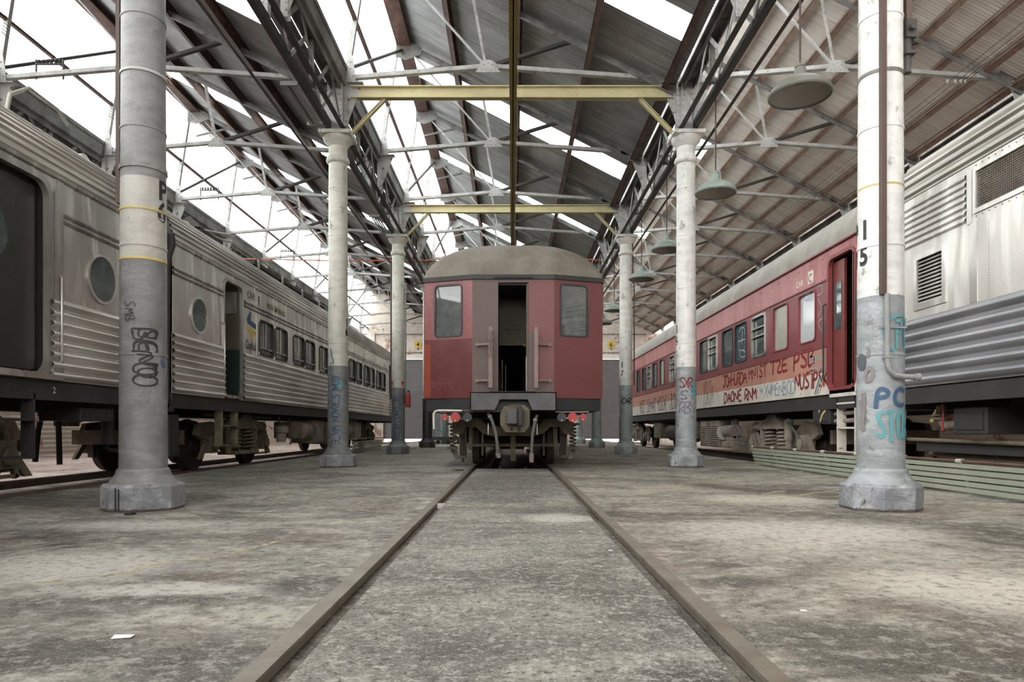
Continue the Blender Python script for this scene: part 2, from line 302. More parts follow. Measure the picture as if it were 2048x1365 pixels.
# ------------------------------------------------------------------ mesh helpers
class MB:
    def __init__(s): s.v = []; s.f = []
    def quadbox(s, c8):
        b = len(s.v); s.v += [tuple(p) for p in c8]
        for q in ((0, 3, 2, 1), (4, 5, 6, 7), (0, 1, 5, 4), (1, 2, 6, 5), (2, 3, 7, 6), (3, 0, 4, 7)): s.f.append(tuple(b+i for i in q))
        return s
    def box(s, x0, x1, y0, y1, z0, z1):
        return s.quadbox([(x0, y0, z0), (x1, y0, z0), (x1, y1, z0), (x0, y1, z0), (x0, y0, z1), (x1, y0, z1), (x1, y1, z1), (x0, y1, z1)])
    def obox(s, o, u, lu, v, lv, w, lw):      # box at corner o with edge vectors
        o = Vector(o); u = Vector(u).normalized()*lu; v = Vector(v).normalized()*lv; w = Vector(w).normalized()*lw
        return s.quadbox([o, o+u, o+u+v, o+v, o+w, o+u+w, o+u+v+w, o+v+w])
    def bar(s, p, q, a, b, up=(0, 1, 0)):     # rectangular bar p-q; a along 'up'-ish, b across
        p = Vector(p); q = Vector(q); d = (q-p); L = d.length; d.normalize()
        v = Vector(up); v = v-d*v.dot(d)
        if v.length < 1e-4: v = Vector((1, 0, 0)); v = v-d*v.dot(d)
        v.normalize(); w = d.cross(v)
        o = p-v*a/2-w*b/2
        return s.obox(o, d, L, v, a, w, b)
    def angle(s, p, q, a, t=.012, up=(0, 1, 0), flip=1):  # L section
        p = Vector(p); q = Vector(q); d = (q-p); L = d.length; d.normalize()
        v = Vector(up); v = (v-d*v.dot(d)).normalized(); w = d.cross(v)*flip
        s.obox(p-v*a/2, d, L, v, a, w, t); s.obox(p-v*a/2, d, L, v, t, w, a); return s
    def cyl(s, p, q, r0, r1=None, n=12, cap=True):
        r1 = r0 if r1 is None else r1
        p = Vector(p); q = Vector(q); d = (q-p).normalized()
        a = Vector((0, 0, 1)) if abs(d.z) < .9 else Vector((1, 0, 0)); u = d.cross(a).normalized(); v = d.cross(u)
        b = len(s.v)
        for c, r in ((p, r0), (q, r1)):
            for i in range(n):
                t = 2*pi*i/n; s.v.append(tuple(c+u*cos(t)*r+v*sin(t)*r))
        for i in range(n): j = (i+1) % n; s.f.append((b+i, b+j, b+n+j, b+n+i))
        if cap: s.f.append(tuple(b+i for i in reversed(range(n)))); s.f.append(tuple(b+n+i for i in range(n)))
        return s
    def tube(s, pts, r, n=8):
        pts = [Vector(p) for p in pts]; m = len(pts); b = len(s.v); u = None
        for k, p in enumerate(pts):
            d = (pts[min(k+1, m-1)]-pts[max(k-1, 0)]).normalized()
            if u is None:
                a = Vector((0, 0, 1)) if abs(d.z) < .9 else Vector((1, 0, 0)); u = d.cross(a).normalized()
            else: u = (u-d*u.dot(d)).normalized()
            v = d.cross(u)
            for i in range(n):
                t = 2*pi*i/n; s.v.append(tuple(p+u*cos(t)*r+v*sin(t)*r))
        for k in range(m-1):
            for i in range(n):
                j = (i+1) % n; s.f.append((b+k*n+i, b+k*n+j, b+(k+1)*n+j, b+(k+1)*n+i))
        s.f.append(tuple(b+i for i in reversed(range(n)))); s.f.append(tuple(b+(m-1)*n+i for i in range(n)))
        return s
    def lathe(s, prof, c=(0, 0, 0), n=24, axis='z', closed=False, rot=0):
        b = len(s.v); m = len(prof); c = Vector(c)
        for r, h in prof:
            for i in range(n):
                t = 2*pi*i/n+rot
                if axis == 'z': p = Vector((r*cos(t), r*sin(t), h))
                elif axis == 'x': p = Vector((h, r*cos(t), r*sin(t)))
                else: p = Vector((r*sin(t), h, r*cos(t)))
                s.v.append(tuple(c+p))
        for k in range(m-1 if not closed else m):
            k2 = (k+1) % m
            for i in range(n):
                j = (i+1) % n; s.f.append((b+k*n+i, b+k*n+j, b+k2*n+j, b+k2*n+i))
        if not closed:
            if prof[0][0] > 1e-4: s.f.append(tuple(b+i for i in reversed(range(n))))
            if prof[-1][0] > 1e-4: s.f.append(tuple(b+(m-1)*n+i for i in range(n)))
        return s
    def prism(s, pts, axis, a, b_):           # outline in the plane normal to axis, extruded a..b
        b = len(s.v); n = len(pts)
        for h in (a, b_):
            for (u, w) in pts:
                s.v.append({'x': (h, u, w), 'y': (u, h, w), 'z': (u, w, h)}[axis])
        s.f.append(tuple(b+i for i in reversed(range(n)))); s.f.append(tuple(b+n+i for i in range(n)))
        for i in range(n): j = (i+1) % n; s.f.append((b+i, b+j, b+n+j, b+n+i))
        return s
    def strip(s, prof, y0, y1):               # open profile (x,z) run along y
        b = len(s.v)
        for y in (y0, y1):
            for x, z in prof: s.v.append((x, y, z))
        n = len(prof)
        for i in range(n-1): s.f.append((b+i, b+i+1, b+n+i+1, b+n+i))
        return s
    def grid(s, rows):
        b = len(s.v); n = len(rows[0])
        for r in rows: s.v += [tuple(p) for p in r]
        for k in range(len(rows)-1):
            for i in range(n-1): s.f.append((b+k*n+i, b+k*n+i+1, b+(k+1)*n+i+1, b+(k+1)*n+i))
        return s
    def build(s, name, mat, parent=None, smooth=False, loc=None, bevel=0):
        me = bpy.data.meshes.new(name); me.from_pydata(s.v, [], s.f); me.update()
        me.materials.append(M[mat] if isinstance(mat, str) else mat)
        if smooth:
            me.polygons.foreach_set('use_smooth', [True]*len(me.polygons))
            try: me.set_sharp_from_angle(angle=math.radians(38))
            except Exception: pass
        o = bpy.data.objects.new(name, me); COL.objects.link(o)
        if parent: o.parent = parent
        if loc: o.location = loc
        if bevel:
            bv = o.modifiers.new('bevel', 'BEVEL'); bv.width = bevel; bv.segments = 2; bv.limit_method = 'ANGLE'
        return o
def thing(name, label, cat, loc=(0, 0, 0), group=None):
    o = bpy.data.objects.new(name, None); COL.objects.link(o); o.location = loc; o.empty_display_size = .2
    return tag(o, label, cat, group)
def tag(o, label, cat, group=None):
    o['label'] = label; o['category'] = cat
    if group: o['group'] = group
    return o
def struct(o, label=None, cat=None):
    o['kind'] = 'structure'
    if label: o['label'] = label
    if cat: o['category'] = cat
    return o
def dup(root, loc, label):
    r = root.copy(); COL.objects.link(r); r.location = loc; r['label'] = label
    for ch in root.children:
        c = ch.copy(); COL.objects.link(c); c.parent = r
        for g in ch.children:
            d = g.copy(); COL.objects.link(d); d.parent = c
    return r
def empty_part(name, parent, loc=(0, 0, 0), rz=0):
    o = bpy.data.objects.new(name, None); COL.objects.link(o); o.parent = parent; o.location = loc; o.rotation_euler = (0, 0, rz); o.empty_display_size = .1
    return o
def cells(u0, u1, z0, z1, holes):
    """rectangles that fill u0..u1 x z0..z1 except the holes"""
    us = sorted({u0, u1, *[min(max(h[0], u0), u1) for h in holes], *[min(max(h[1], u0), u1) for h in holes]})
    out = []
    for a, b in zip(us, us[1:]):
        if b-a < 1e-5: continue
        mid = (a+b)/2; hs = sorted((h[2], h[3]) for h in holes if h[0] < mid < h[1]); z = z0
        for ha, hb in hs:
            if ha > z: out.append((a, b, z, min(ha, z1)))
            z = max(z, hb)
        if z < z1: out.append((a, b, z, z1))
    return out
def rrect(w, h, r, n=5):
    pts = []
    for cx, cy, a0 in ((w/2-r, h/2-r, 0), (-w/2+r, h/2-r, pi/2), (-w/2+r, -h/2+r, pi), (w/2-r, -h/2+r, 1.5*pi)):
        for i in range(n+1): t = a0+pi/2*i/n; pts.append((cx+r*cos(t), cy+r*sin(t)))
    return pts
def ring(mb, outer, inner, fn, d0, d1):
    """frame between two outlines with the same point count; fn(u,v,d)->xyz"""
    b = len(mb.v); n = len(outer)
    for pts, d in ((outer, d0), (outer, d1), (inner, d1), (inner, d0)): mb.v += [tuple(fn(u, v, d)) for u, v in pts]
    for k in range(4):
        k2 = (k+1) % 4
        for i in range(n): j = (i+1) % n; mb.f.append((b+k*n+i, b+k*n+j, b+k2*n+j, b+k2*n+i))
    return mb
def plate(mb, pts, fn, d0, d1):
    b = len(mb.v); n = len(pts)
    for d in (d0, d1): mb.v += [tuple(fn(u, v, d)) for u, v in pts]
    mb.f.append(tuple(b+i for i in range(n))); mb.f.append(tuple(b+n+i for i in reversed(range(n))))
    for i in range(n): j = (i+1) % n; mb.f.append((b+i, b+n+i, b+n+j, b+j))
    return mb

# spray-can strokes: each letter is a set of lines in a 0..1 box
ST = {'A': [[(0, 0), (.5, 1), (1, 0)], [(.2, .4), (.85, .45)]], 'B': [[(0, 0), (0, 1), (.7, .95), (.7, .6), (.1, .5), (.9, .4), (.85, .05), (0, 0)]],
 'C': [[(1, .85), (.6, 1), (.1, .75), (.05, .25), (.5, 0), (1, .15)]], 'D': [[(0, 0), (0, 1), (.7, .85), (1, .5), (.7, .1), (0, 0)]],
 'E': [[(.95, 1), (.1, .95), (0, 0), (1, .05)], [(.05, .5), (.8, .55)]], 'G': [[(1, .85), (.5, 1), (.05, .6), (.2, .05), (.8, 0), (1, .4), (.55, .4)]],
 'H': [[(0, 0), (.1, 1)], [(.9, 0), (1, 1)], [(.05, .5), (.95, .5)]], 'I': [[(.5, 0), (.5, 1)]], 'J': [[(.2, .95), (1, 1), (.7, .9), (.65, .1), (.3, 0), (0, .3)]],
 'K': [[(.05, 0), (0, 1)], [(1, 1), (.05, .45), (1, 0)]], 'L': [[(.05, 1), (0, 0), (1, .05)]], 'M': [[(0, 0), (.15, 1), (.5, .3), (.85, 1), (1, 0)]],
 'N': [[(0, 0), (.05, 1), (.9, 0), (1, 1)]], 'O': [[(.5, 1), (.05, .7), (.1, .15), (.6, 0), (1, .4), (.85, .9), (.5, 1), (.3, .95)]],
 'P': [[(0, -.1), (.1, 1), (.9, .9), (.85, .5), (.1, .42)]], 'R': [[(0, 0), (.1, 1), (.9, .9), (.8, .5), (.1, .45), (1, -.05)]],
 'S': [[(1, .9), (.4, 1), (.05, .7), (.9, .35), (.7, 0), (0, .1)]], 'T': [[(0, .95), (1, 1)], [(.5, 1), (.45, -.1)]],
 'U': [[(0, 1), (.1, .15), (.5, 0), (.9, .2), (1, 1)]], 'W': [[(0, 1), (.2, 0), (.5, .7), (.75, 0), (1, 1)]], 'X': [[(0, 0), (1, 1)], [(0, 1), (1, 0)]],
 'Y': [[(0, 1), (.5, .5)], [(1, 1), (.3, -.1)]], 'Z': [[(0, .95), (1, 1), (0, 0), (1, .05)]], '-': [[(.1, .5), (.9, .5)]], '*': [[(0, .3), (1, .7)], [(0, .7), (1, .3)], [(.5, 0), (.5, 1)]],
 '.': [[(.4, 0), (.6, .02)]], '6': [[(.9, 1), (.3, .7), (.05, .3), (.5, 0), (.95, .25), (.6, .5), (.1, .35)]], 'o': [[(.5, .7), (.1, .4), (.4, 0), (.9, .2), (.8, .6), (.5, .7)]]}
def strokes(text, u0, v0, w, h, slant=0, jit=.05, seed=1, vertical=False, gap=.25):
    rnd = random.Random(seed); out = []; u = u0; v = v0
    for ch in text:
        if ch != ' ':
            for ln in ST.get(ch, ST['S']):
                pts = []
                for a, b in ln:
                    a += rnd.uniform(-jit, jit); b += rnd.uniform(-jit, jit)
                    if vertical: pts.append((u+b*h, v-a*w))       # letters turned on their side, reading down
                    else: pts.append((u+a*w+slant*b*h, v+b*h))
                # round the corners (two passes of corner cutting)
                for _ in range(3):
                    if len(pts) > 3:
                        q = [pts[0]]
                        for p0, p1 in zip(pts, pts[1:]):
                            q.append((p0[0]*.75+p1[0]*.25, p0[1]*.75+p1[1]*.25)); q.append((p0[0]*.25+p1[0]*.75, p0[1]*.25+p1[1]*.75))
                        q.append(pts[-1]); pts = q
                out.append(pts)
        if vertical: v -= w*(1+gap)
        else: u += w*(1+gap)
    return out
def spray(name, lines, fn, wd, mat, parent, off=.003):
    mb = MB()
    for k, pts in enumerate(lines):
        d = off+k*.00012
        if 2 < len(pts) < 12:
            for _ in range(3):
                q = [pts[0]]
                for p0, p1 in zip(pts, pts[1:]):
                    q.append((p0[0]*.75+p1[0]*.25, p0[1]*.75+p1[1]*.25)); q.append((p0[0]*.25+p1[0]*.75, p0[1]*.25+p1[1]*.75))
                pts = q+[pts[-1]]
        b = len(mb.v); n = len(pts)
        for i, p in enumerate(pts):
            a = pts[max(i-1, 0)]; c = pts[min(i+1, n-1)]; dx, dy = c[0]-a[0], c[1]-a[1]; L = sqrt(dx*dx+dy*dy) or 1
            nx, ny = -dy/L*wd/2, dx/L*wd/2
            mb.v.append(tuple(fn(p[0]+nx, p[1]+ny, d))); mb.v.append(tuple(fn(p[0]-nx, p[1]-ny, d)))
        for i in range(n-1): mb.f.append((b+2*i, b+2*i+1, b+2*i+3, b+2*i+2))
    return mb.build(name, mat, parent)
_txt = {}
def letters(name, text, fn, u0, v0, size, mat, parent, off=.003, bold=0, align='LEFT', sx=1.0, vertical=False):
    key = (text, bold)
    if key not in _txt:
        cu = bpy.data.curves.new('t', 'FONT'); cu.body = text; cu.size = 1; cu.offset = bold; cu.fill_mode = 'FRONT'
        ob = bpy.data.objects.new('t', cu); COL.objects.link(ob)
        dg = bpy.context.evaluated_depsgraph_get(); dg.update()
        me = ob.evaluated_get(dg).to_mesh()
        _txt[key] = ([(v.co.x, v.co.y) for v in me.vertices], [tuple(p.vertices) for p in me.polygons])
        ob.evaluated_get(dg).to_mesh_clear(); bpy.data.objects.remove(ob); bpy.data.curves.remove(cu)
    vs, fs = _txt[key]
    wmax = max(v[0] for v in vs)
    sh = -wmax/2 if align == 'CENTER' else 0
    mb = MB(); mb.v = [tuple(fn(u0+(x+sh)*size*sx, v0+y*size, off)) for x, y in vs]; mb.f = list(fs)
    return mb.build(name, mat, parent)
def blob(name, fn, u, v, ru, rv, mat, parent, seed=1, off=.003, n=28, rough=.12):
    rnd = random.Random(seed); ph = [rnd.uniform(0, 6.3) for _ in range(4)]
    pts = []
    for i in range(n):
        t = 2*pi*i/n; k = 1+rough*(sin(3*t+ph[0])+.6*sin(5*t+ph[1])+.5*sin(8*t+ph[2]))
        pts.append((u+ru*k*cos(t), v+rv*k*sin(t)))
    mb = MB(); b = 0; mb.v = [tuple(fn(u, v, off))]+[tuple(fn(a, c, off)) for a, c in pts]
    mb.f = [(0, i+1, (i+1) % n+1) for i in range(n)]
    return mb.build(name, mat, parent)
BN = {'left': 'bay of the silver carriages', 'middle': 'middle bay', 'right': 'bay of the long red carriage'}
ORD = ['first', 'second', 'third', 'fourth', 'fifth', 'sixth', 'seventh', 'eighth', 'ninth', 'tenth', 'eleventh']
TY = [6.17+3.45*k for k in range(12)]     # roof truss lines; columns on the even ones
YA, YB = -13.0, 46.6                      # shed length
TRK = BAY                                 # side tracks lie one bay from the middle one

# ------------------------------------------------------------------ floor, ground
mb = MB()
mb.box(-5.3, -.80, YA, YB, -.25, 0); mb.box(.80, 5.3, YA, YB, -.25, 0)
mb.box(-.80, .80, 33.5, YB, -.25, -.012)
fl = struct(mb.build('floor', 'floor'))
mb = MB(); mb.box(-.645, .645, YA, 5.222, -.25, 0); mb.box(-.645, .645, 5.25, 12.4, -.25, 0)
struct(mb.build('floor_track_slab', 'slab'))
mb = MB(); mb.box(-.80, -.645, YA, 12.4, -.25, -.04); mb.box(.645, .80, YA, 12.4, -.25, -.04)
struct(mb.build('floor_rail_groove', 'groove'))
mb = MB(); mb.box(-.60, .60, 12.4, 33.5, -.9, -.8); mb.box(-.80, -.60, 12.4, 33.5, -.9, -.16); mb.box(.60, .80, 12.4, 33.5, -.9, -.16)
mb.box(-.8, .8, 33.5, 33.7, -.9, -.15)
struct(mb.build('floor_pit', 'ground'))
mb = MB(); mb.box(-17, -5.3, YA, YB, -.5, -.2); mb.box(5.3, 10.3, YA, YB, -.5, -.2)
for sx in (-1, 1): mb.box(sx*TRK-.6, sx*TRK+.6, YA, YB, -.2, -.15)
struct(mb.build('floor_side_ground', 'ground'))
mb = MB(); mb.box(-70, 70, -60, 130, -.8, -.52)
struct(mb.build('ground', 'ground'))

CN = {'left': 'two silver carriages', 'right': 'long red carriage'}
def rail(x, y0, y1, ztop, name, label):
    mb = MB(); prof = [(-.035, 0), (.035, 0), (.037, -.012), (.034, -.04), (.01, -.05), (.009, -.115), (.065, -.13), (.065, -.145), (-.065, -.145), (-.065, -.13), (-.009, -.115), (-.01, -.05), (-.034, -.04), (-.037, -.012)]
    mb.prism([(u, w) for u, w in prof], 'y', y0, y1)
    o = mb.build(name, 'rail', loc=(x, 0, ztop)); return tag(o, label, 'rail', 'railway rails')
rail(-.7525, YA, YB-.3, .012, 'railway_rail', 'rail of the middle track with the silver clip, leading to the red carriage')
rail(.7525, YA, YB-.3, .012, 'railway_rail', 'rail of the middle track on the side of the hanging lamps')
for sx, nm in ((-1, 'left'), (1, 'right')):
    rail(sx*(TRK-.7525), YA, YB-.3, -.04, 'railway_rail', f'near rail of the track under the {CN[nm]}')
    rail(sx*(TRK+.7525), YA, YB-.3, -.04, 'railway_rail', f'far rail of the track under the {CN[nm]}')
# painted lines and joints on the floor
def broken_paint():
    t = NT('worn_yellow_floor_paint'); f = t.noise(9, 8, .75)
    p = t.n('ShaderNodeBsdfPrincipled'); p.inputs['Base Color'].default_value = srgb(196, 182, 132); p.inputs['Roughness'].default_value = .8
    tr = t.n('ShaderNodeBsdfTransparent'); mx = t.n('ShaderNodeMixShader'); t.set(mx.inputs[0], t.ramp(f, [(.42, 0), (.54, .8)]))
    t.t.links.new(tr.outputs[0], mx.inputs[1]); t.t.links.new(p.outputs[0], mx.inputs[2]); t.t.links.new(mx.outputs[0], t.out.inputs[0]); return t.m
M['floor_line'] = broken_paint()
def fstrip(pts, w, mat, nm='line_marking', z=.0022):
    fn = lambda u, v, d: (u, v, z)
    return spray(nm, [pts], fn, w, mat, fl)
fstrip([(-.64, 6.4), (0, 6.41), (.64, 6.4)], .035, 'floor_line')
fstrip([(-.64, 9.5), (.64, 9.52)], .03, 'floor_line')
for (x0, y0, x1, y1) in ((2.05, 6.75, 3.2, 8.0), (2.5, 6.85, 4.1, 8.3), (1.95, 6.9, 2.5, 6.1), (3.3, 7.1, 4.6, 8.5), (3.9, 6.7, 5.1, 6.0), (1.6, 8.2, 2.9, 9.5), (2.2, 9.0, 3.6, 10.4)):
    fstrip([(x0, y0), ((x0+x1)/2+.02, (y0+y1)/2), (x1, y1)], .045, 'floor_line')
for (x0, y0, x1, y1) in ((-2.2, 3.2, -1.9, 3.45), (-1.95, 3.55, -1.72, 3.8), (-1.62, 4.0, -1.5, 4.35), (-2.02, 2.45, -1.9, 2.55)):
    fstrip([(x0, y0), ((x0+x1)/2+.02, (y0+y1)/2), (x1, y1)], .035, 'floor_line')
o = MB().box(-.713, -.64, 6.5, 6.55, -.04, .006).build('rail_clip', 'stainless_light'); tag(o, 'small silver metal bar across the groove beside the rail', 'clip')
mb = MB(); mb.v = [(a*.6, b*.6, c) for a, b, c in [(0, 0, .001), (.11, .01, .004), (.10, .07, .002), (-.01, .06, .003), (0, 0, .003), (.11, .01, .006), (.10, .07, .004), (-.01, .06, .005)]]; mb.f = [(0, 3, 2, 1), (4, 5, 6, 7), (0, 1, 5, 4), (1, 2, 6, 5), (2, 3, 7, 6), (3, 0, 4, 7)]
tag(mb.build('paper_scrap', 'paper', loc=(-1.37, 2.33, 0)), 'white scrap of paper on the stained concrete floor', 'paper')
def clod(x, y, r, label, mat='black', fl_=.4, sx=1.0):
    mb = MB(); prof = [(.01, 0), (r, 0), (r*.95, r*fl_*.6), (r*.6, r*fl_), (.01, r*fl_*1.05)]
    mb.lathe(prof, n=9); rnd = random.Random(int(x*100))
    mb.v = [(a*sx*rnd.uniform(.75, 1.2), b*rnd.uniform(.75, 1.2), c*rnd.uniform(.7, 1.2)) for a, b, c in mb.v]
    tag(mb.build('debris_lump', mat, loc=(x, y, 0)), label, 'debris')
clod(-3.2, 5.72, .05, 'small black lump of debris by the foot of the P 6 column')
clod(-.93, 11.75, .06, 'rusty lump beside the rail in front of the red carriage wheel', 'tread', .5, 2.2)
# white timber lying in the pit under the carriage
tm = MB(); tm.cyl((-.26, 12.75, -.14), (.30, 12.72, -.13), .085, .095, 12)
tag(tm.build('timber_log', 'log', smooth=True), 'short whitened log lying across the pit below the coupler', 'log')
for sx in (-1, 1):
    tag(MB().bar((sx*.26+.02, 12.95, -.1), (sx*.27+.02, 14.6, -.1), .05, .05).build('timber_batten', 'log'), f'pale batten in the pit behind the log, on the side of the {"silver carriages" if sx<0 else "hanging lamps"}', 'timber')
tag(MB().box(-.62, .62, 12.42, 33, -.86, -.36).build('pit_sleeper_bed', 'wheel'), 'dark bed of the track pit under the red carriage', 'track bed')

# ------------------------------------------------------------------ roofs, glazing, skylights
RX0, RZ0, RX1, RZ1 = -2.78, 10.33, 3.13, 7.30       # ridge and eave of the sheeting, in bay coordinates
SKY = [(11.0, 11.75, 1.55, 2.95), (17.3, 18.3, -2.5, 2.95), (23.2, 24.1, -2.5, 2.95), (29.2, 30.1, -2.5, 2.95), (35.2, 36.1, -2.5, 2.95), (4.5, 5.4, -2.5, 2.95), (-3, -2, -2.5, 2.95)]
def zroof(x): return RZ0+(x-RX0)*(RZ1-RZ0)/(RX1-RX0)
def corrugated(bx, mat, holes, nm):
    mb = MB()
    for (u0, u1, v0, v1) in cells(YA, YB, RX0, RX1, [(h[0], h[1], h[2], h[3]) for h in holes]):
        n = max(2, int((u1-u0)/.019)); b = len(mb.v)
        for i in range(n+1):
            y = u0+(u1-u0)*i/n; dz = .011*sin(2*pi*y/.076)
            mb.v.append((v0, y, zroof(v0)+dz)); mb.v.append((v1, y, zroof(v1)+dz))
        for i in range(n): mb.f.append((b+2*i, b+2*i+1, b+2*i+3, b+2*i+2))
    return struct(mb.build(nm, mat, loc=(bx, 0, 0), smooth=True))
rs = [h for h in SKY if h[0] > 0 or True]
corrugated(-BAY, 'iron_grey', rs, 'ceiling_left')
corrugated(0, 'iron_grey', rs, 'ceiling_middle')
RSK = [(20.2, 21.6, -2.5, -.7), (29.6, 31.0, -2.5, -.7), (10.2, 11.4, -2.5, -.7), (3, 4, -2.5, 2.9)]
corrugated(BAY, 'iron_pale', RSK, 'ceiling_right')
corrugated(-2*BAY, 'iron_grey', [], 'ceiling_far_left')
for bx, lst, nm in ((-BAY, SKY[1:5], 'left'), (0, SKY[:5], 'middle'), (BAY, RSK[:3], 'right')):
    for k, (a, b, c, d) in enumerate(sorted(lst)):
        mb = MB(); n = int((b-a)/.019)
        for i in range(n+1):
            y = a-.03+(b-a+.06)*i/n; dz = .011*sin(2*pi*y/.076)+.014
            mb.v.append((c-.03, y, zroof(c-.03)+dz)); mb.v.append((d+.03, y, zroof(d+.03)+dz))
        for i in range(n): mb.f.append((2*i, 2*i+1, 2*i+3, 2*i+2))
        tag(mb.build('skylight_sheet', 'skylight', loc=(bx, 0, 0)), f'translucent roof sheet over the {BN[nm]}, {ORD[k]} from near end', 'skylight', 'translucent roof sheets')
wn = 0
for bx in (-2*BAY, -BAY, 0, BAY):
    wn += 1
    g = struct(MB().quadbox([(bx-3.24, YA, 7.5), (bx-3.23, YA, 7.5), (bx-3.23, YB, 7.5), (bx-3.24, YB, 7.5), (bx-2.80, YA, 10.2), (bx-2.79, YA, 10.2), (bx-2.79, YB, 10.2), (bx-2.80, YB, 10.2)]).build(f'window_{wn}', 'sky_glass'))
    if bx > -2*BAY:
        mb = MB(); mb.bar((bx-3.0, 8, 8.55), (bx-3.0, YB, 8.55), .07, .06); mb.build('glazing_rail', 'rusty', g)
        mb = MB(); mb.bar((bx-3.17, 8, 7.6), (bx-3.17, YB, 7.6), .06, .09); mb.build('glazing_sill', 'steel_grey', g)

PUR = [(-1.3, .21), (.17, .21), (1.55, .21), (2.95, .17)]
posn = ['first below the ridge', 'second below the ridge', 'third below the ridge', 'lowest, beside the valley gutter']
for bx, nm in ((-BAY, 'left'), (0, 'middle'), (BAY, 'right')):
    plist = PUR if bx <= 0 else [(-1.95, .13), (-1.3, .21), (-.68, .13), (-.06, .13), (.56, .13), (1.18, .13), (1.8, .13), (2.4, .13), (2.95, .15)]
    for k, (px, h) in enumerate(plist):
        z = zroof(px)-.02
        mb = MB(); sl = (RZ1-RZ0)/(RX1-RX0); up = Vector((-sl, 0, 1)).normalized(); al = Vector((1, 0, sl)).normalized()
        o = Vector((px, 8.0, z))-up*h-al*.03
        mb.obox(o, (0, 1, 0), YB-8.0, al, .02, up, h); mb.obox(o, (0, 1, 0), YB-8.0, al, .12, up, .018); mb.obox(o+up*(h-.018), (0, 1, 0), YB-8.0, al, .07, up, .018)
        tag(mb.build('roof_purlin', 'rusty' if bx <= 0 else 'purlin_pale', loc=(bx, 0, 0)), f'rusty brown purlin over the {BN[nm]}, {posn[k] if bx <= 0 else (ORD[k]+" below the ridge")}', 'purlin', 'roof purlins')
    t = thing('ridge_beam', f'dark brown ridge beam topping the glazing of the {BN[nm]}', 'beam', (bx, 0, 0), 'ridge beams')
    MB().box(-2.78, -2.70, 8, YB, 9.98, 10.28).build('web', 'rusty', t)
    MB().box(-2.70, -2.44, 8, YB, 9.96, 10.0).build('lower_flange', 'rusty', t)
    MB().bar((-2.50, 8, 10.12), (-2.50, YB, 10.12), .05, .07).build('ridge_batten', 'rusty', t)
    MB().bar((-2.62, 8, 10.2), (-2.62, YB, 10.2), .03, .06).build('ridge_batten', 'steel_grey', t)

# ------------------------------------------------------------------ lattice girders, valley gutters
def rivets(mb, pts, r=.016, ax='y', d=1):
    for p in pts:
        p = Vector(p); q = p+Vector({'y': (0, -.014*d, 0), 'x': (.014*d, 0, 0), 'z': (0, 0, -.014*d)}[ax]); mb.cyl(p, q, r, r*.5, 6)
    return mb
def girder():
    t = thing('lattice_girder', '', 'girder', (0, 0, 0), 'lattice girders on the column rows')
    L = 6.88
    mb = MB(); mb.box(-.16, .16, 0, L, 7.28, 7.30); mb.box(-.17, -.15, 0, L, 7.28, 7.56); mb.box(.15, .17, 0, L, 7.28, 7.56);
    mb.build('valley_gutter', 'steel_grey', t)
    mb = MB(); mb.box(-.1, -.088, 0, L, 7.14, 7.28); mb.box(.088, .1, 0, L, 7.14, 7.28); mb.box(-.17, -.09, 0, L, 7.262, 7.278); mb.box(.09, .17, 0, L, 7.262, 7.278); mb.build('top_chord', 'steel_grey', t)
    mb = MB(); mb.box(-.1, -.088, 0, L, 6.42, 6.55); mb.box(.088, .1, 0, L, 6.42, 6.55); mb.box(-.18, -.09, 0, L, 6.405, 6.42); mb.box(.09, .18, 0, L, 6.405, 6.42); mb.build('bottom_chord', 'steel_dark', t)
    n = 8; w = L/n
    mats = ('steel_grey', 'steel_white')
    for i in range(n):
        for k, sx in ((0, .075), (1, -.075)):
            y0, y1 = (i*w, (i+1)*w) if (i+k) % 2 == 0 else ((i+1)*w, i*w)
            MB().bar((sx, y0+(.05 if y0 < y1 else -.05), 6.5), (sx, y1-(.05 if y0 < y1 else -.05), 7.2), .014, .075, up=(1, 0, 0)).build('lattice_bar', mats[k], t)
    for i in (2, 6):
        MB().angle((0, i*w, 6.45), (0, i*w, 7.25), .08, .012, up=(1, 0, 0)).build('vertical_bar', 'steel_grey', t)
    return t
gp = girder(); first = True
for lx, nm in ((-3.33, 'columns beside the silver carriages'), (3.33, 'columns beside the hanging lamps'), (-9.99, 'far side of the silver carriages'), (9.99, 'far side of the red carriage')):
    for k in range(6):
        y = 6.17+6.9*k
        if y > 39: break
        lb = f'grey lattice girder over the {nm}, {ORD[k]} span in'
        if k == 5: pass
        if first: gp.location = (lx, y, 0); gp['label'] = lb; first = False
        else: dup(gp, (lx, y, 0), lb)

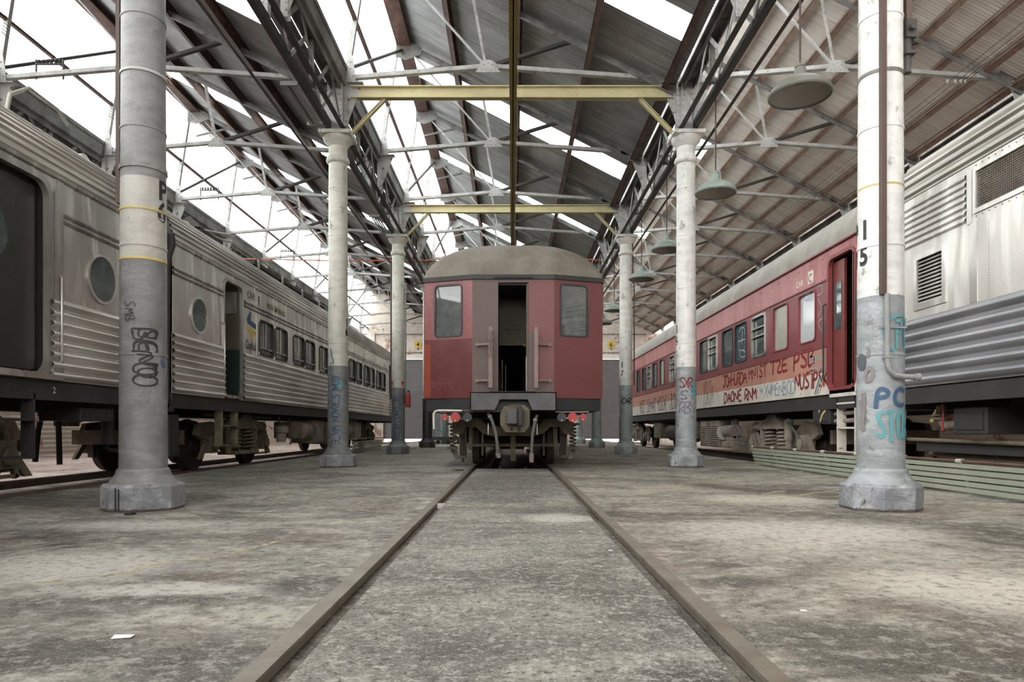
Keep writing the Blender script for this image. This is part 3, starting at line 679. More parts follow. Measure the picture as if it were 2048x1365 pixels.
# ------------------------------------------------------------------ trusses
def truss(wind):
    t = thing('roof_truss', '', 'truss', (0, 0, 0), 'sawtooth roof trusses')
    A = (-3.12, 0, 7.40); B = (3.12, 0, 7.36); N = (-.46, 0, 7.62); R = (-2.68, 0, 10.12)
    MB().angle(A, N, .085, .014).build('tie_beam', 'steel_white', t)
    MB().angle(N, B, .085, .014).build('tie_beam', 'steel_white', t)
    mb = MB(); mb.angle(R, (3.12, 0, 7.20), .12, .016, flip=-1); mb.build('rafter', 'steel_grey', t)
    MB().angle((-3.12, 0, 7.45), (-2.72, 0, 10.08), .09, .014, up=(0, 1, 0)).build('post', 'steel_white', t)
    MB().bar(R, N, .05, .03).build('tie_rod', 'steel_white', t)
    MB().angle(N, (-.75, 0, zroof(-.75)-.12), .06, .01).build('strut', 'steel_white', t)
    MB().angle(N, (1.22, 0, zroof(1.22)-.14), .07, .012).build('strut', 'steel_dark', t)
    MB().bar((-2.58, 0, 9.3), (-1.55, 0, zroof(-1.55)-.16), .04, .05).build('strut', 'steel_grey', t)
    mb = MB(); pts = [(.19*cos(a), .17*sin(a)) for a in [pi*i/10 for i in range(11)]]; pts += [(-.24, -.07), (.24, -.07)]
    mb.prism([(N[0]+u, N[2]-.02+v) for u, v in pts], 'y', -.055, -.04)
    rivets(mb, [(N[0]+dx, -.055, N[2]+dz) for dx, dz in ((-.12, -.04), (-.05, -.04), (.06, -.04), (.13, -.04), (-.08, .06), (0, .09), (.08, .06))])
    mb.build('gusset_plate', 'steel_white', t)
    mb = MB(); mb.prism([(R[0]-.12, R[2]-.42), (R[0]+.12, R[2]-.5), (R[0]+.5, R[2]-.36), (R[0]+.5, R[2]-.2), (R[0]+.1, R[2]+.0), (R[0]-.1, R[2]-.02)], 'y', -.075, -.06)
    rivets(mb, [(R[0]+dx, -.075, R[2]+dz) for dx, dz in ((.0, -.12), (.1, -.2), (.2, -.25), (.32, -.24), (.42, -.3), (.06, -.34), (-.04, -.26))])
    mb.build('gusset_plate', 'steel_grey', t)
    mb = MB(); mb.prism([(2.62, 7.36), (3.1, 7.3), (3.16, 7.4), (2.66, 7.58)], 'y', -.06, -.045)
    rivets(mb, [(2.72+.1*i, -.06, 7.42-.02*i) for i in range(4)]+[(2.78+.1*i, -.06, 7.49-.04*i) for i in range(3)])
    mb.build('gusset_plate', 'steel_grey', t)
    mb = MB(); mb.prism([(-3.2, 7.36), (-2.98, 7.36), (-3.0, 7.6), (-3.04, 7.85), (-3.1, 7.85), (-3.18, 7.6)], 'y', -.065, -.05)
    rivets(mb, [(-3.08, -.065, 7.6), (-3.08, -.065, 7.72), (-3.12, -.065, 7.46), (-3.03, -.065, 7.46)]); mb.build('gusset_plate', 'steel_white', t)
    for s in (-1, 1):       # riveted bracket that carries the truss foot on the girder
        mb = MB(); X = lambda x: s*x
        if wind: pts = [(2.86, 7.34), (3.26, 7.34), (3.26, 6.42), (3.17, 6.42), (3.10, 6.72), (2.98, 7.0)] 
        else: pts = [(2.86, 7.34), (3.26, 7.34), (3.26, 6.5), (3.19, 6.5)]
        mb.prism([(X(a), b) for a, b in (pts if s > 0 else pts[::-1])], 'y', -.012, .012)
        for dy in (-.06, .05): mb.box(min(X(3.14), X(3.24)), max(X(3.14), X(3.24)), dy, dy+.012, 6.5, 7.34)
        mb.box(min(X(2.84), X(3.26)), max(X(2.84), X(3.26)), -.09, .09, 7.325, 7.345)
        rivets(mb, [(X(3.17), -.06, 6.6+.1*i) for i in range(7)]); mb.build('foot_bracket', 'steel_white', t)
    if wind: MB().bar((-3.08, .02, 7.66), (-2.66, 3.36, 9.85), .06, .05).build('wind_brace', 'steel_dark', t)
    return t
protos = {}
for bx, nm in ((-BAY, 'left'), (0, 'middle'), (BAY, 'right')):
    for k in range(1, 12):
        wind = k % 2 == 0
        lb = f'sawtooth roof truss over the {BN[nm]}, {ORD[k-1]} from the near end'
        if wind not in protos:
            protos[wind] = truss(wind); protos[wind].location = (bx, TY[k], 0); protos[wind]['label'] = lb
        else: dup(protos[wind], (bx, TY[k], 0), lb)

# ------------------------------------------------------------------ columns
def column(x, y, mat, label, mat_ped=None):
    t = thing('iron_column', label, 'column', (x, y, 0), 'cast iron columns')
    mb = MB(); prof = [(.198, .36), (.196, .8), (.192, 1.5), (.188, 2.6), (.182, 3.8), (.178, 5.0), (.174, 5.82)]
    # collars where the casting has raised hoops
    full = []
    for a, b in zip(prof, prof[1:]):
        full.append(a)
    full.append(prof[-1])
    mb.lathe(full, n=36); mb.build('shaft', mat, t, True)
    for z, r in ((1.38, .1985), (2.35, .194), (3.4, .189), (4.4, .1855), (5.3, .1825)):
        MB().lathe([(r-.012, z-.012), (r, z-.01), (r+.002, z), (r, z+.01), (r-.012, z+.012)], n=36).build('hoop', mat, t, True)
    mb = MB(); mb.lathe([(.29, .23), (.275, .25), (.262, .27), (.235, .3), (.222, .325), (.222, .34), (.214, .355), (.206, .365), (.19, .372)], n=36); mb.build('base_moulding', mat, t, True)
    mb = MB(); R = .34; mb.lathe([(R*.97, 0), (R, .02), (R, .21), (R*.93, .235), (.2, .24)], n=8, rot=pi/8); mb.build('pedestal', mat_ped or mat, t)
    mb = MB(); mb.lathe([(.174, 5.78), (.205, 5.8), (.222, 5.83), (.222, 5.85), (.205, 5.87), (.21, 5.89), (.196, 5.91), (.178, 5.92), (.174, 6.1), (.19, 6.12), (.2, 6.14), (.23, 6.17), (.265, 6.21), (.275, 6.25), (.28, 6.26), (.28, 6.28)], n=32)
    mb.build('capital', mat, t, True)
    MB().box(-.3, .3, -.3, .3, 6.28, 6.35).build('abacus', mat, t, bevel=.01)
    mb = MB(); mb.box(-.012, .012, -.17, .17, 6.35, 7.28); mb.box(-.13, .13, -.012, .012, 6.35, 7.28)
    for s in (-1, 1): mb.box(-.13, .13, s*.17-.008, s*.17+.008, 6.35, 7.28)
    rivets(mb, [(sx*.1, -.18, 6.45+.1*i) for i in range(8) for sx in (-1, 1)])
    mb.build('stanchion', 'steel_white', t)
    return t
def cylmap(r, a0=-pi/2):       # u = arc length right from the front, v = height
    def f(u, v, d): a = a0+u/r; return ((r+d)*cos(a), (r+d)*sin(a), v)
    return f
CY = [6.17+6.9*k for k in range(6)]
cl0 = column(-3.33, CY[0], 'col_near_left', 'grey column with black looping tag, yellow bands and stencilled P 6', 'pedestal')
cl1 = column(-3.33, CY[1], 'col_left', 'cream and grey column with long blue vertical graffiti and stencilled 16', 'pedestal')
cl2 = column(-3.33, CY[2], 'col_left', 'cream and grey column beside the red fire extinguisher')
cl3 = column(-3.33, CY[3], 'col_black', 'black based column behind the orange edged corner of the middle red carriage')
cr0 = column(3.33, CY[0], 'col_right', 'white and grey column with stencilled 15, conduit and teal graffiti', 'pedestal')
cr1 = column(3.33, CY[1], 'col_right', 'white and grey column with stencilled 16 and red and purple scrawls', 'pedestal')
cr2 = column(3.33, CY[2], 'col_teal', 'white and pale teal column with stencilled 17 and black OR tag')
cr3 = column(3.33, CY[3], 'col_teal', 'teal column beside the cable sockets of the middle red carriage')
cr4 = column(3.33, CY[4], 'col_teal', 'farther slim teal column glimpsed behind the springs of the middle red carriage')
cl4 = column(-3.33, CY[4], 'col_left', 'column hidden behind the middle red carriage near the white bag trolley')
# stencils, bands and tags
fnl = cylmap(.186); fnm = cylmap(.190); fnb = cylmap(.1975)
letters('stencil_letter', 'P', fnl, .215, 2.78, .24, 'black_paint', cl0, .004, .03, sx=.9)
letters('stencil_digit', '6', fnl, .205, 2.585, .24, 'black_paint', cl0, .004, .03, sx=.9)
for z, w in ((2.23, .022), (2.67, .018)):
    MB().lathe([(.192, z-w/2), (.1935, z-w/2), (.1935, z+w/2), (.192, z+w/2)], n=36, closed=True).build('painted_band', 'yellow_line', cl0)
MB().lathe([(.19, 3.03), (.196, 3.03), (.196, 3.07), (.19, 3.07)], n=36, closed=True).build('strap', 'steel_grey', cl0)
MB().lathe([(.186, 3.88), (.19, 3.88), (.19, 3.905), (.186, 3.905)], n=36, closed=True).build('strap', 'steel_white', cl0)
MB().box(-.225, -.19, -.05, 0, 2.75, 6.2).build('cable_cover', 'conduit_brown', cl0)
spray('graffiti_tag', strokes('SENO', .05, 1.60, .09, .16, vertical=True, seed=3), cylmap(.197), .013, 'black_paint', cl0, .005)
spray('graffiti_tag', [[(p[0]*1.0, p[1]) for p in ln] for ln in strokes('BENOO', .01, 1.60, .11, .2, vertical=True, seed=9, gap=-.1)], cylmap(.197), .014, 'black_paint', cl0, .007)
spray('graffiti_tag', strokes('SMB', -.06, 1.84, .05, .09, vertical=True, seed=5), cylmap(.197), .007, 'black_paint', cl0, .005)
spray('paint_mark', [[(.26, 1.34), (.27, 1.30), (.29, 1.27)]], cylmap(.197), .03, 'blue_ink', cl0, .005)
pm = lambda u, v, d: (u, -.314-d, v)
spray('paint_drip', [[(-.07, .21), (-.072, .1), (-.07, .012)], [(-.045, .2), (-.043, .1), (-.045, .01)]], pm, .014, 'black_paint', cl0, .003)
# second left
letters('stencil_number', '1', fnm, .2, 2.68, .2, 'black_paint', cl1, .004, .03, sx=.9); letters('stencil_digit', '6', fnm, .19, 2.5, .2, 'black_paint', cl1, .004, .03, sx=.9)
spray('graffiti_tag', strokes('GOALSTRAON WATE', -.08, 1.72, .082, .16, vertical=True, seed=11, gap=.05), cylmap(.199), .02, 'blue_ink', cl1, .004)
spray('graffiti_tag', [[(-.1, 2.25), (-.08, 2.1), (-.02, 1.98), (-.07, 1.97)], [(-.11, 1.9), (-.09, 1.75), (-.06, 1.68)]], cylmap(.195), .02, 'blue_ink', cl1, .004)
blob('graffiti_dot', cylmap(.197), .08, 1.56, .06, .07, 'teal_ink', cl1, 4, .006, rough=.03)
# third left
spray('graffiti_tag', strokes('BTSMO-KERR', -.12, 1.62, .11, .2, vertical=True, seed=21, gap=.1), cylmap(.198), .024, 'blue_ink', cl2, .004)
for u in (-.17, .17):
    plate(MB(), [(u-.06, 2.1), (u+.06, 2.1), (u, 1.96)], cylmap(.196), .001, .005).build('warning_triangle', 'plug_red', cl2)
MB().cyl((-.21, .02, 1.6), (-.21, .02, 5.6), .025, n=8).build('drain_pipe', 'conduit_brown', cl2)
MB().cyl((.215, .02, 1.4), (.215, .02, 5.0), .022, n=8).build('drain_pipe', 'conduit_grey', cl2)
# right columns
fr = cylmap(.190)
letters('stencil_digit', '1', fr, -.275, 2.42, .235, 'black_paint', cr0, .004, .03, sx=.82)
letters('stencil_digit', '5', fr, -.29, 2.19, .235, 'black_paint', cr0, .004, .03, sx=.82)
letters('stencil_letter', 'P', fr, -.43, 2.42, .235, 'black_paint', cr0, .004, .03, sx=.82)
letters('stencil_digit', '8', fr, -.44, 2.19, .235, 'black_paint', cr0, .004, .03, sx=.82)
MB().lathe([(.187, 2.875), (.1895, 2.875), (.1895, 2.89), (.187, 2.89)], n=36, closed=True).build('painted_band', 'yellow_line', cr0)
MB().lathe([(.184, 3.87), (.188, 3.87), (.188, 3.90), (.184, 3.90)], n=36, closed=True).build('strap', 'steel_grey', cr0)
MB().box(-.105, -.065, -.225, -.17, 1.9, 6.2).build('cable_cover', 'conduit_brown', cr0)
mb = MB(); mb.tube([(-.06, -.222, 1.90), (-.06, -.222, 1.32), (-.045, -.225, 1.24), (.0, -.23, 1.19), (.07, -.235, 1.175), (.2, -.24, 1.17)], .024, 10); mb.build('conduit', 'conduit_grey', cr0, True)
mb = MB(); mb.cyl((.17, -.24, 1.17), (.21, -.24, 1.17), .034, n=10); mb.box(-.09, -.03, -.25, -.19, 1.34, 1.36); mb.box(-.12, .12, -.21, -.2, 1.60, 1.615); mb.build('pipe_clamp', 'conduit_grey', cr0)
mb = MB(); mb.box(.185, .235, -.09, -.03, 4.35, 6.2); mb.build('switch_riser', 'conduit_brown', cr0)
mb = MB(); mb.box(.17, .26, -.12, -.02, 4.2, 4.36); mb.cyl((.21, -.16, 4.28), (.21, -.1, 4.28), .03, n=10); mb.cyl((.2, -.07, 3.9), (.2, -.07, 4.2), .035, n=10); mb.box(.16, .25, -.13, -.01, 4.05, 4.08); mb.build('switch_box', 'steel_dark', cr0)
f0 = cylmap(.1975)
spray('graffiti_tag', strokes('PC', -.13, .92, .11, .16, seed=31, gap=.3), f0, .035, 'blue_ink', cr0, .005)
spray('graffiti_tag', strokes('STOX', -.13, .64, .075, .24, seed=33, gap=.1), f0, .032, 'teal_ink', cr0, .006)
spray('graffiti_tag', [[(.14, 1.72), (.0, 1.71), (-.08, 1.62), (-.05, 1.45), (.02, 1.4)], [(.03, 1.66), (.07, 1.68), (.10, 1.6), (.05, 1.55), (.03, 1.66), (.04, 1.42)], [(.17, 1.7), (.12, 1.6), (.14, 1.4)]], f0, .026, 'teal_ink', cr0, .005)
blob('paint_blot', f0, -.27, 1.32, .055, .075, 'grey_ink', cr0, 6, .004, rough=.04)
spray('paint_smear', [[(-.2, 1.45), (-.19, 1.4), (-.21, 1.36)], [(-.2, 1.27), (-.17, 1.26), (-.15, 1.21), (-.17, 1.15), (-.21, 1.14), (-.23, 1.18), (-.21, 1.24), (-.17, 1.26)]], f0, .028, 'brown_ink', cr0, .006)
spray('paint_smear', [[(-.25, 1.04), (-.23, .95), (-.27, .9)], [(-.28, .98), (-.25, .86), (-.27, .76)], [(-.24, .9), (-.26, .78), (-.24, .7)]], f0, .05, 'brown_ink', cr0, .003)
letters('stencil_digit', '1', cylmap(.188), -.3, 2.55, .22, 'black_paint', cr1, .004, .03, sx=.82); letters('stencil_digit', '6', cylmap(.188), -.31, 2.33, .22, 'black_paint', cr1, .004, .03, sx=.82)
spray('graffiti_tag', strokes('SXR', -.17, 1.5, .1, .2, seed=41, gap=-.2), f0, .018, 'red_ink', cr1, .004)
spray('graffiti_tag', strokes('RBX', -.17, 1.02, .12, .22, seed=43, gap=-.2), f0, .016, 'purple_ink', cr1, .004)
spray('graffiti_tag', strokes('SX', -.16, 1.28, .14, .18, seed=44, gap=-.2), f0, .016, 'purple_ink', cr1, .005)
blob('paint_blot', f0, .12, 1.45, .07, .14, 'teal_ink', cr1, 17, .003)
letters('stencil_digit', '1', cylmap(.188), -.19, 2.5, .24, 'black_paint', cr2, .004, .03, sx=.82); letters('stencil_digit', '7', cylmap(.188), -.2, 2.27, .24, 'black_paint', cr2, .004, .03, sx=.82)
spray('graffiti_tag', strokes('OR', -.15, 1.46, .13, .16, seed=51, gap=.2), f0, .03, 'black_paint', cr2, .004)
mb = MB(); mb.tube([(.2, -.02, 6.2), (.2, -.02, 5.05), (.24, -.02, 4.95), (.24, -.02, 2.0)], .018, 8); mb.build('drain_pipe', 'conduit_brown', cr2, True)

# fire extinguisher beside the third left column
t = thing('fire_extinguisher', 'red fire extinguisher on the column with red triangles', 'fire extinguisher', (-3.33+.30, CY[2]-.05, 1.35))
MB().lathe([(.01, 0), (.07, .01), (.075, .04), (.075, .36), (.05, .43), (.025, .45)], n=16).build('cylinder', 'plug_red', t, True)
MB().box(-.02, .05, -.015, .015, .44, .5).build('valve', 'black', t)
MB().box(-.09, -.05, -.03, .03, .1, .4).build('bracket', 'steel_dark', t)

# ------------------------------------------------------------------ yellow beams
def ibeam(mb, p, q, h, w, t=.02):
    p = Vector(p); q = Vector(q); d = (q-p); L = d.length; d.normalize(); up = Vector((0, 0, 1)); s = d.cross(up)
    mb.obox(p-s*w/2-up*h/2, d, L, s, w, up, t); mb.obox(p-s*w/2+up*(h/2-t), d, L, s, w, up, t); mb.obox(p-s*t/2-up*h/2, d, L, s, t, up, h)
    return mb
for k in (1, 2, 3, 4):
    t = thing('cross_beam', f'mustard yellow steel cross beam between the columns, {ORD[k-1]} from the near end', 'beam', (0, CY[k], 0), 'yellow cross beams')
    ibeam(MB(), (-3.08, 0, 7.16), (3.08, 0, 7.16), .23, .14).build('beam', 'yellow', t)
    for s in (-1, 1): ibeam(MB(), (s*2.42, 0, 7.06), (s*3.06, 0, 6.4), .09, .09, .012).build('knee_brace', 'yellow', t)
t = thing('monorail_beam', 'long dull yellow hoist beam running overhead along the middle bay', 'beam', (.02, 0, 0))
ibeam(MB(), (0, -3, 6.95), (0, 23.1, 6.95), .2, .135).build('beam', 'yellow_dark', t)
t = thing('hoist_trolley', 'dark steel end stop at the far end of the yellow hoist beam', 'hoist', (.02, 23.08, 6.78))
MB().box(-.12, .12, -.05, .1, -.1, .06).build('trolley_frame', 'steel_dark', t)
MB().prism([(-.42, -.22), (.42, -.22), (.12, -.02), (-.12, -.02)], 'y', 0, .1).build('spreader_plate', 'steel_dark', t)
t = thing('sprinkler_pipe', 'thin orange red pipe crossing the shed above the middle carriage', 'pipe', (0, 23.62, 0))
MB().tube([(-9.6, 0, 6.62), (-6, 0, 6.55), (-3, 0, 6.56), (-1.5, 0, 6.7), (1.5, 0, 6.7), (3.1, 0, 6.55)], .022, 8).build('pipe', 'orange_pipe', t, True)
for x in (-8, -5, -2.4, 2.4): MB().cyl((x, 0, 6.6), (x, 0, 7.4), .008, n=6).build('hanger', 'steel_dark', t)

# ------------------------------------------------------------------ pipes, conduits, wires
def run(name, label, x, z, y0, y1, r, mat, cat='pipe'):
    o = MB().cyl((0, y0, 0), (0, y1, 0), r, n=8).build(name, mat, loc=(x, 0, z)); tag(o, label, cat); return o
run('conduit_pipe', 'brown pipe running above the row of hanging lamps', 3.76, 6.29, 2, 44, .028, 'conduit_brown')
run('conduit_pipe', 'dark pipe running under the roof above the silver carriages', -4.08, 6.29, 2, 44, .024, 'steel_dark')
run('conduit_pipe', 'thin red conduit below the girder beside the four parallel conduits', -3.56, 6.5, 8, 44, .016, 'conduit_red')
run('conduit_pipe', 'orange pipe along the valley gutter above the silver power carriage', 9.55, 7.5, 10, 44, .02, 'orange_pipe')
k = 0
for y in (CY[1], CY[2], CY[3]):
    t = thing('conduit_bundle', f'four parallel grey conduits below the girder, the {["first", "second", "third"][k]} bundle from the near end', 'conduits', (-3.62, y, 6.36), 'conduit bundles'); k += 1
    for i in range(4): MB().cyl((-.1+.055*i, -1.9, 0), (-.1+.055*i, -.45, 0), .018, n=8).build('conduit', 'conduit_grey' if i != 1 else 'conduit_brown', t, True)
    MB().box(-.16, .12, -1.94, -1.9, -.03, .04).build('saddle', 'steel_grey', t); MB().box(-.16, .12, -.48, -.44, -.03, .04).build('saddle', 'steel_grey', t)
k = 0
for ty in (TY[2], TY[4], TY[6]):
    t = thing('insulator_rack', f'rack of dark insulators on a truss tie above the silver carriages, {ORD[k]} rack', 'insulators', (-8.85, ty, 7.5), 'insulator racks'); k += 1
    MB().box(-.27, .27, -.02, .02, .2, .22).build('rack_bar', 'steel_dark', t)
    for s in (-.26, .26): MB().box(s-.012, s+.012, -.015, .015, -.08, .3).build('rack_post', 'steel_dark', t)
    for i in range(6): MB().lathe([(.012, .22), (.03, .23), (.018, .25), (.034, .27), (.012, .3)], (-.2+.08*i, 0, 0), 10).build('insulator', 'blackpaint', t, True)
for i, (dx) in enumerate((-.2, -.12, -.04, .04)):
    run('overhead_wire', f'thin overhead wire through the left insulator racks, number {i+1} from the left' if 0 else f'thin wire to the dark insulator racks, {["outermost", "second from the outside", "third from the outside", "innermost"][i]}', -8.85+dx, 7.77, 8, TY[6], .004, 'steel_dark', 'wire')
for i, x in enumerate((8.35, 8.5, 8.6, 8.68)):
    t = thing('wire_insulator', f'small insulator hanging from a tie above the red carriage, {["first", "second", "third", "fourth"][i]} of four', 'insulator', (x, TY[2], 7.38), 'hanging insulators')
    MB().lathe([(.008, .04), (.03, .03), (.036, 0), (.02, -.04), (.008, -.05)], n=10).build('body', 'ceramic', t, True)
    MB().cyl((0, 0, .04), (0, 0, .14), .006, n=6).build('hook', 'steel_dark', t)
    run('overhead_wire', f'thin brown wire above the red carriage roof, {["first", "second", "third", "fourth"][i]} of four', x, 7.37, 9, 40, .005, 'conduit_brown', 'wire')

# ------------------------------------------------------------------ pendant lamps
def lamp(y, z, mat, label, D=.35, tilt=0):
    t = thing('pendant_lamp', label, 'lamp', (3.49, y, 0), 'hanging industrial lamps')
    R = D
    out = [(R, z), (R*1.01, z+.015), (R*.93, z+.07), (R*.78, z+.125), (R*.55, z+.175), (R*.32, z+.21), (.085, z+.225)]
    mb = MB(); mb.lathe(out+[(.07, z+.215)]+[(r-.012, h-.01) for r, h in reversed(out[:-1])], n=40, closed=True); mb.build('lamp_shade', mat, t, True)
    mb = MB(); mb.lathe([(R*.985, z+.006), (R*.91, z+.055), (R*.76, z+.108), (R*.53, z+.158), (R*.3, z+.19), (.05, z+.2)], n=40); 
    mb.f.pop() if False else None
    mb2 = MB(); mb2.lathe([(R*.985, z+.004), (R*.9, z+.05), (R*.75, z+.102), (R*.52, z+.152), (R*.3, z+.186), (.001, z+.2)], n=40); mb2.f = [f for f in mb2.f if len(f) == 4]; mb2.build('inner_reflector', 'lamp_in', t, True)
    MB().lathe([(.085, z+.22), (.07, z+.3), (.055, z+.34), (.062, z+.345), (.062, z+.37), (.03, z+.38)], n=20).build('lamp_cap', mat, t, True)
    MB().lathe([(.035, z+.2), (.045, z+.15), (.04, z+.11), (.02, z+.09), (.001, z+.085)], n=16).build('bulb', 'ceramic', t, True)
    MB().cyl((0, 0, z+.37), (0, 0, 6.406), .013, n=8).build('hanging_rod', 'conduit_brown', t)
lz = 4.76
for i, (y, mt, lb) in enumerate(((8.27, 'lamp_grey', 'large all grey enamel lamp hanging beside the stencilled 15 column'), (11.7, 'lamp_green', 'big green topped lamp hanging just past the 16 column'),
        (15.4, 'lamp_green', 'green topped lamp hanging between the 16 and 17 columns, the larger one'), (18.4, 'lamp_green', 'green topped lamp hanging close in front of the 17 column'),
        (23.3, 'lamp_green', 'small green topped lamp beyond the 17 column'), (26.2, 'lamp_grey', 'small grey lamp hanging above the number six plate'))):
    lamp(y, lz, mt, lb, .37 if i == 0 else .35)

# ------------------------------------------------------------------ end walls, roller doors, side walls
def gable(y, nm, doors, flip=1):
    mb = MB()
    hole = [(a, b, -.3, 5.56) for a, b in doors]
    for (u0, u1, z0, z1) in cells(-17, 10.3, -.3, 7.3, hole): mb.box(u0, u1, y, y+.35, z0, z1)
    for bx in (-2*BAY, -BAY, 0, BAY):
        mb.prism([(bx-3.33, 7.3), (bx+3.33, 7.3), (bx+3.2, 7.36), (bx-2.78, 10.3), (bx-3.25, 7.6)], 'y', y, y+.35)
    return struct(mb.build(nm, 'brick'))
DO = [(-8.75, -4.45), (-2.15, 2.15), (4.45, 8.75)]
gable(YB, 'wall_back', DO)
mb = MB(); mb.box(-17, 10.3, YA-.35, YA, -.3, 4.0); struct(mb.build('wall_front_added', 'brick'))  # unseen wall, added to keep light off the red carriage end
for i, (a, b) in enumerate(DO):
    mb = MB(); n = 62; b0 = 0
    for k in range(n*3+1):
        z = .10+(5.5-.10)*k/(n*3); dy = .02*(1 if k % 3 == 1 else (.4 if k % 3 == 2 else 0))
        mb.v.append((a, YB+.12-dy, z)); mb.v.append((b, YB+.12-dy, z))
    for k in range(n*3): mb.f.append((2*k, 2*k+1, 2*k+3, 2*k+2))
    d = struct(mb.build(f'door_{i+1}', 'roller'))
    MB().box(a, b, YB+.08, YB+.13, .06, .12).build('bottom_rail', 'steel_dark', d)
    for x in (a-.06, b): MB().box(x, x+.06, YB-.02, YB+.1, 0, 5.56).build('guide_rail', 'steel_grey', d)
    MB().box(a-.15, b+.15, YB-.05, YB-.002, 5.5, 5.8).build('lintel', 'white_paint', d)
for n_, x in (('4', -6.42), ('5', -.2), ('6', 6.75)):
    t = thing('number_plate', f'square yellow plate with the number {n_} above a roller door', 'sign', (x, YB-.03, 6.5), 'bay number plates')
    MB().box(-.24, .24, 0, .03, -.24, .24).build('plate', 'sign_yellow', t)
    letters('digit', n_, lambda u, v, d: (u, -d, v), 0, -.15, .42, 'black_paint', t, .004, .015, 'CENTER')
    MB().cyl((0, -.05, -.34), (0, .0, -.26), .04, n=8).build('lamp_hook', 'steel_dark', t)
for zz in (5.95, 7.2):
    run_ = MB().cyl((-16, 0, 0), (10, 0, 0), .03, n=8).build('wall_pipe', 'steel_grey', loc=(0, YB-.08, zz)); tag(run_, f'horizontal pipe along the end wall, {"lower" if zz<6.5 else "upper"} one', 'pipe')
for x in (-9.6, -3.6, 3.75, 9.4):
    o = MB().box(x-.25, x+.25, YB-.12, YB-.001, 0, 7.3).build('trim_%d' % (int(x*10) % 97), 'brick'); struct(o)
# right outer wall with green glass strip, left wall added to block low outside light
mb = MB(); mb.box(10.25, 10.45, YA, YB, -.3, 6.55); mb.box(10.25, 10.45, YA, YB, 7.05, 7.3); struct(mb.build('wall_right', 'brick'))
g = struct(MB().box(10.3, 10.32, YA, YB, 6.55, 7.05).build('window_6', 'green_glass'))
for i in range(32): MB().box(10.26, 10.34, 4+i*1.15, 4.07+i*1.15, 6.55, 7.05).build('window_bar', 'white_paint', g)
mb = MB(); mb.box(-17.0, -16.8, YA, YB, -.4, 7.3); struct(mb.build('wall_left_added', 'brick'))

# hand trolley with white bag, far behind the carriage
t = thing('bag_trolley', 'small teal trolley with a white bag, seen beneath the red carriage', 'trolley', (-3.55, 33.0, 0))
mb = MB(); mb.bar((-.2, 0, .2), (-.2, 0, 1.5), .05, .05); mb.bar((.2, 0, .2), (.2, 0, 1.5), .05, .05); mb.bar((-.2, 0, 1.5), (.2, 0, 1.5), .05, .05); mb.bar((-.2, 0, 1.0), (.2, 0, .5), .04, .04); mb.build('frame', 'teal_ink', t)
MB().box(-.6, 1.2, -.3, .3, .2, .36).build('deck', 'steel_dark', t)
for x in (-.4, 0, .5, 1.0): MB().cyl((x, -.32, .1), (x, -.26, .1), .1, n=14).build('wheel', 'black', t)
mb = MB(); mb.lathe([(.02, .6), (.16, .65), (.24, .85), (.22, 1.1), (.12, 1.25), (.05, 1.3)], (-.42, -.1, 0), 12); mb.build('bag', 'cloth', t, True)

# ------------------------------------------------------------------ slatted barriers
def barrier(x, ys, label, lean, h=.37):
    y0, y1 = ys[0], ys[-1]
    t = thing('slatted_barrier', label, 'barrier', (x, 0, 0), 'pale green slatted barriers')
    X = lambda z: lean*z/h
    for i in range(5):
        z = .035+i*.066
        MB().bar((X(z+.02), y0-.12, z+.022), (X(z+.02), y1+.12, z+.022), .046, .02, up=(X(1), 0, 1)).build('slat', 'green_slat', t)
    for y in ys:
        mb = MB(); s = 1 if lean > 0 else -1
        mb.bar((s*-.02, y, 0), (X(.36)-s*.02, y, .36), .03, .02, up=(0, 1, 0)); mb.box(-.05, .05, y-.03, y+.03, 0, .008); mb.build('post', 'green_slat', t)
        MB().cyl((X(h)-s*.005, y-.045, h), (X(h)-s*.005, y+.045, h), .028, n=10).build('rail_clamp', 'ceramic', t, True)
    MB().cyl((X(h)-s*.005, y0-.1, h), (X(h)-s*.005, y1+.1, h), .017, n=10).build('top_rail', 'tread', t, True)
barrier(4.88, [9.47, 10.5, 11.52, 12.54, 13.55], 'pale green slatted barrier in front of the long red carriage', -.1)
barrier(4.95, [5.35, 6.38, 7.4, 8.46], 'pale green slatted barrier in front of the silver power carriage', -.1)
barrier(-4.75, [20.3, 21.7, 23.1, 24.5], 'dull green slatted barrier in front of the long silver carriage', .1, .42)

# ------------------------------------------------------------------ rolling stock
HW = 1.56
def helix(mb, x, y, z0, z1, R, r, turns, n=8):
    pts = [(x+R*cos(2*pi*turns*i/(turns*14)), y+R*sin(2*pi*turns*i/(turns*14)), z0+(z1-z0)*i/(turns*14)) for i in range(int(turns*14)+1)]
    return mb.tube(pts, r, n)
def wheelset(parent, y, zc=.42, R=.46):
    for s in (-1, 1):
        prof = [(.07, -.09), (.12, -.08), (.14, -.03), (R-.11, -.02), (R-.06, -.055), (R-.005, -.062), (R, .03), (R+.004, .045), (R+.028, .055), (R+.028, .075), (R-.02, .08), (R-.07, .06), (R-.11, .03), (.14, .04), (.12, .09), (.07, .1)]
        mb = MB(); mb.lathe([(r, -s*h) for r, h in prof], (s*.7525, y, zc), 36, 'x'); mb.build('wheel', 'wheel', parent, True)
    MB().cyl((-.72, y, zc), (.72, y, zc), .08, n=12).build('axle', 'wheel', parent, True)
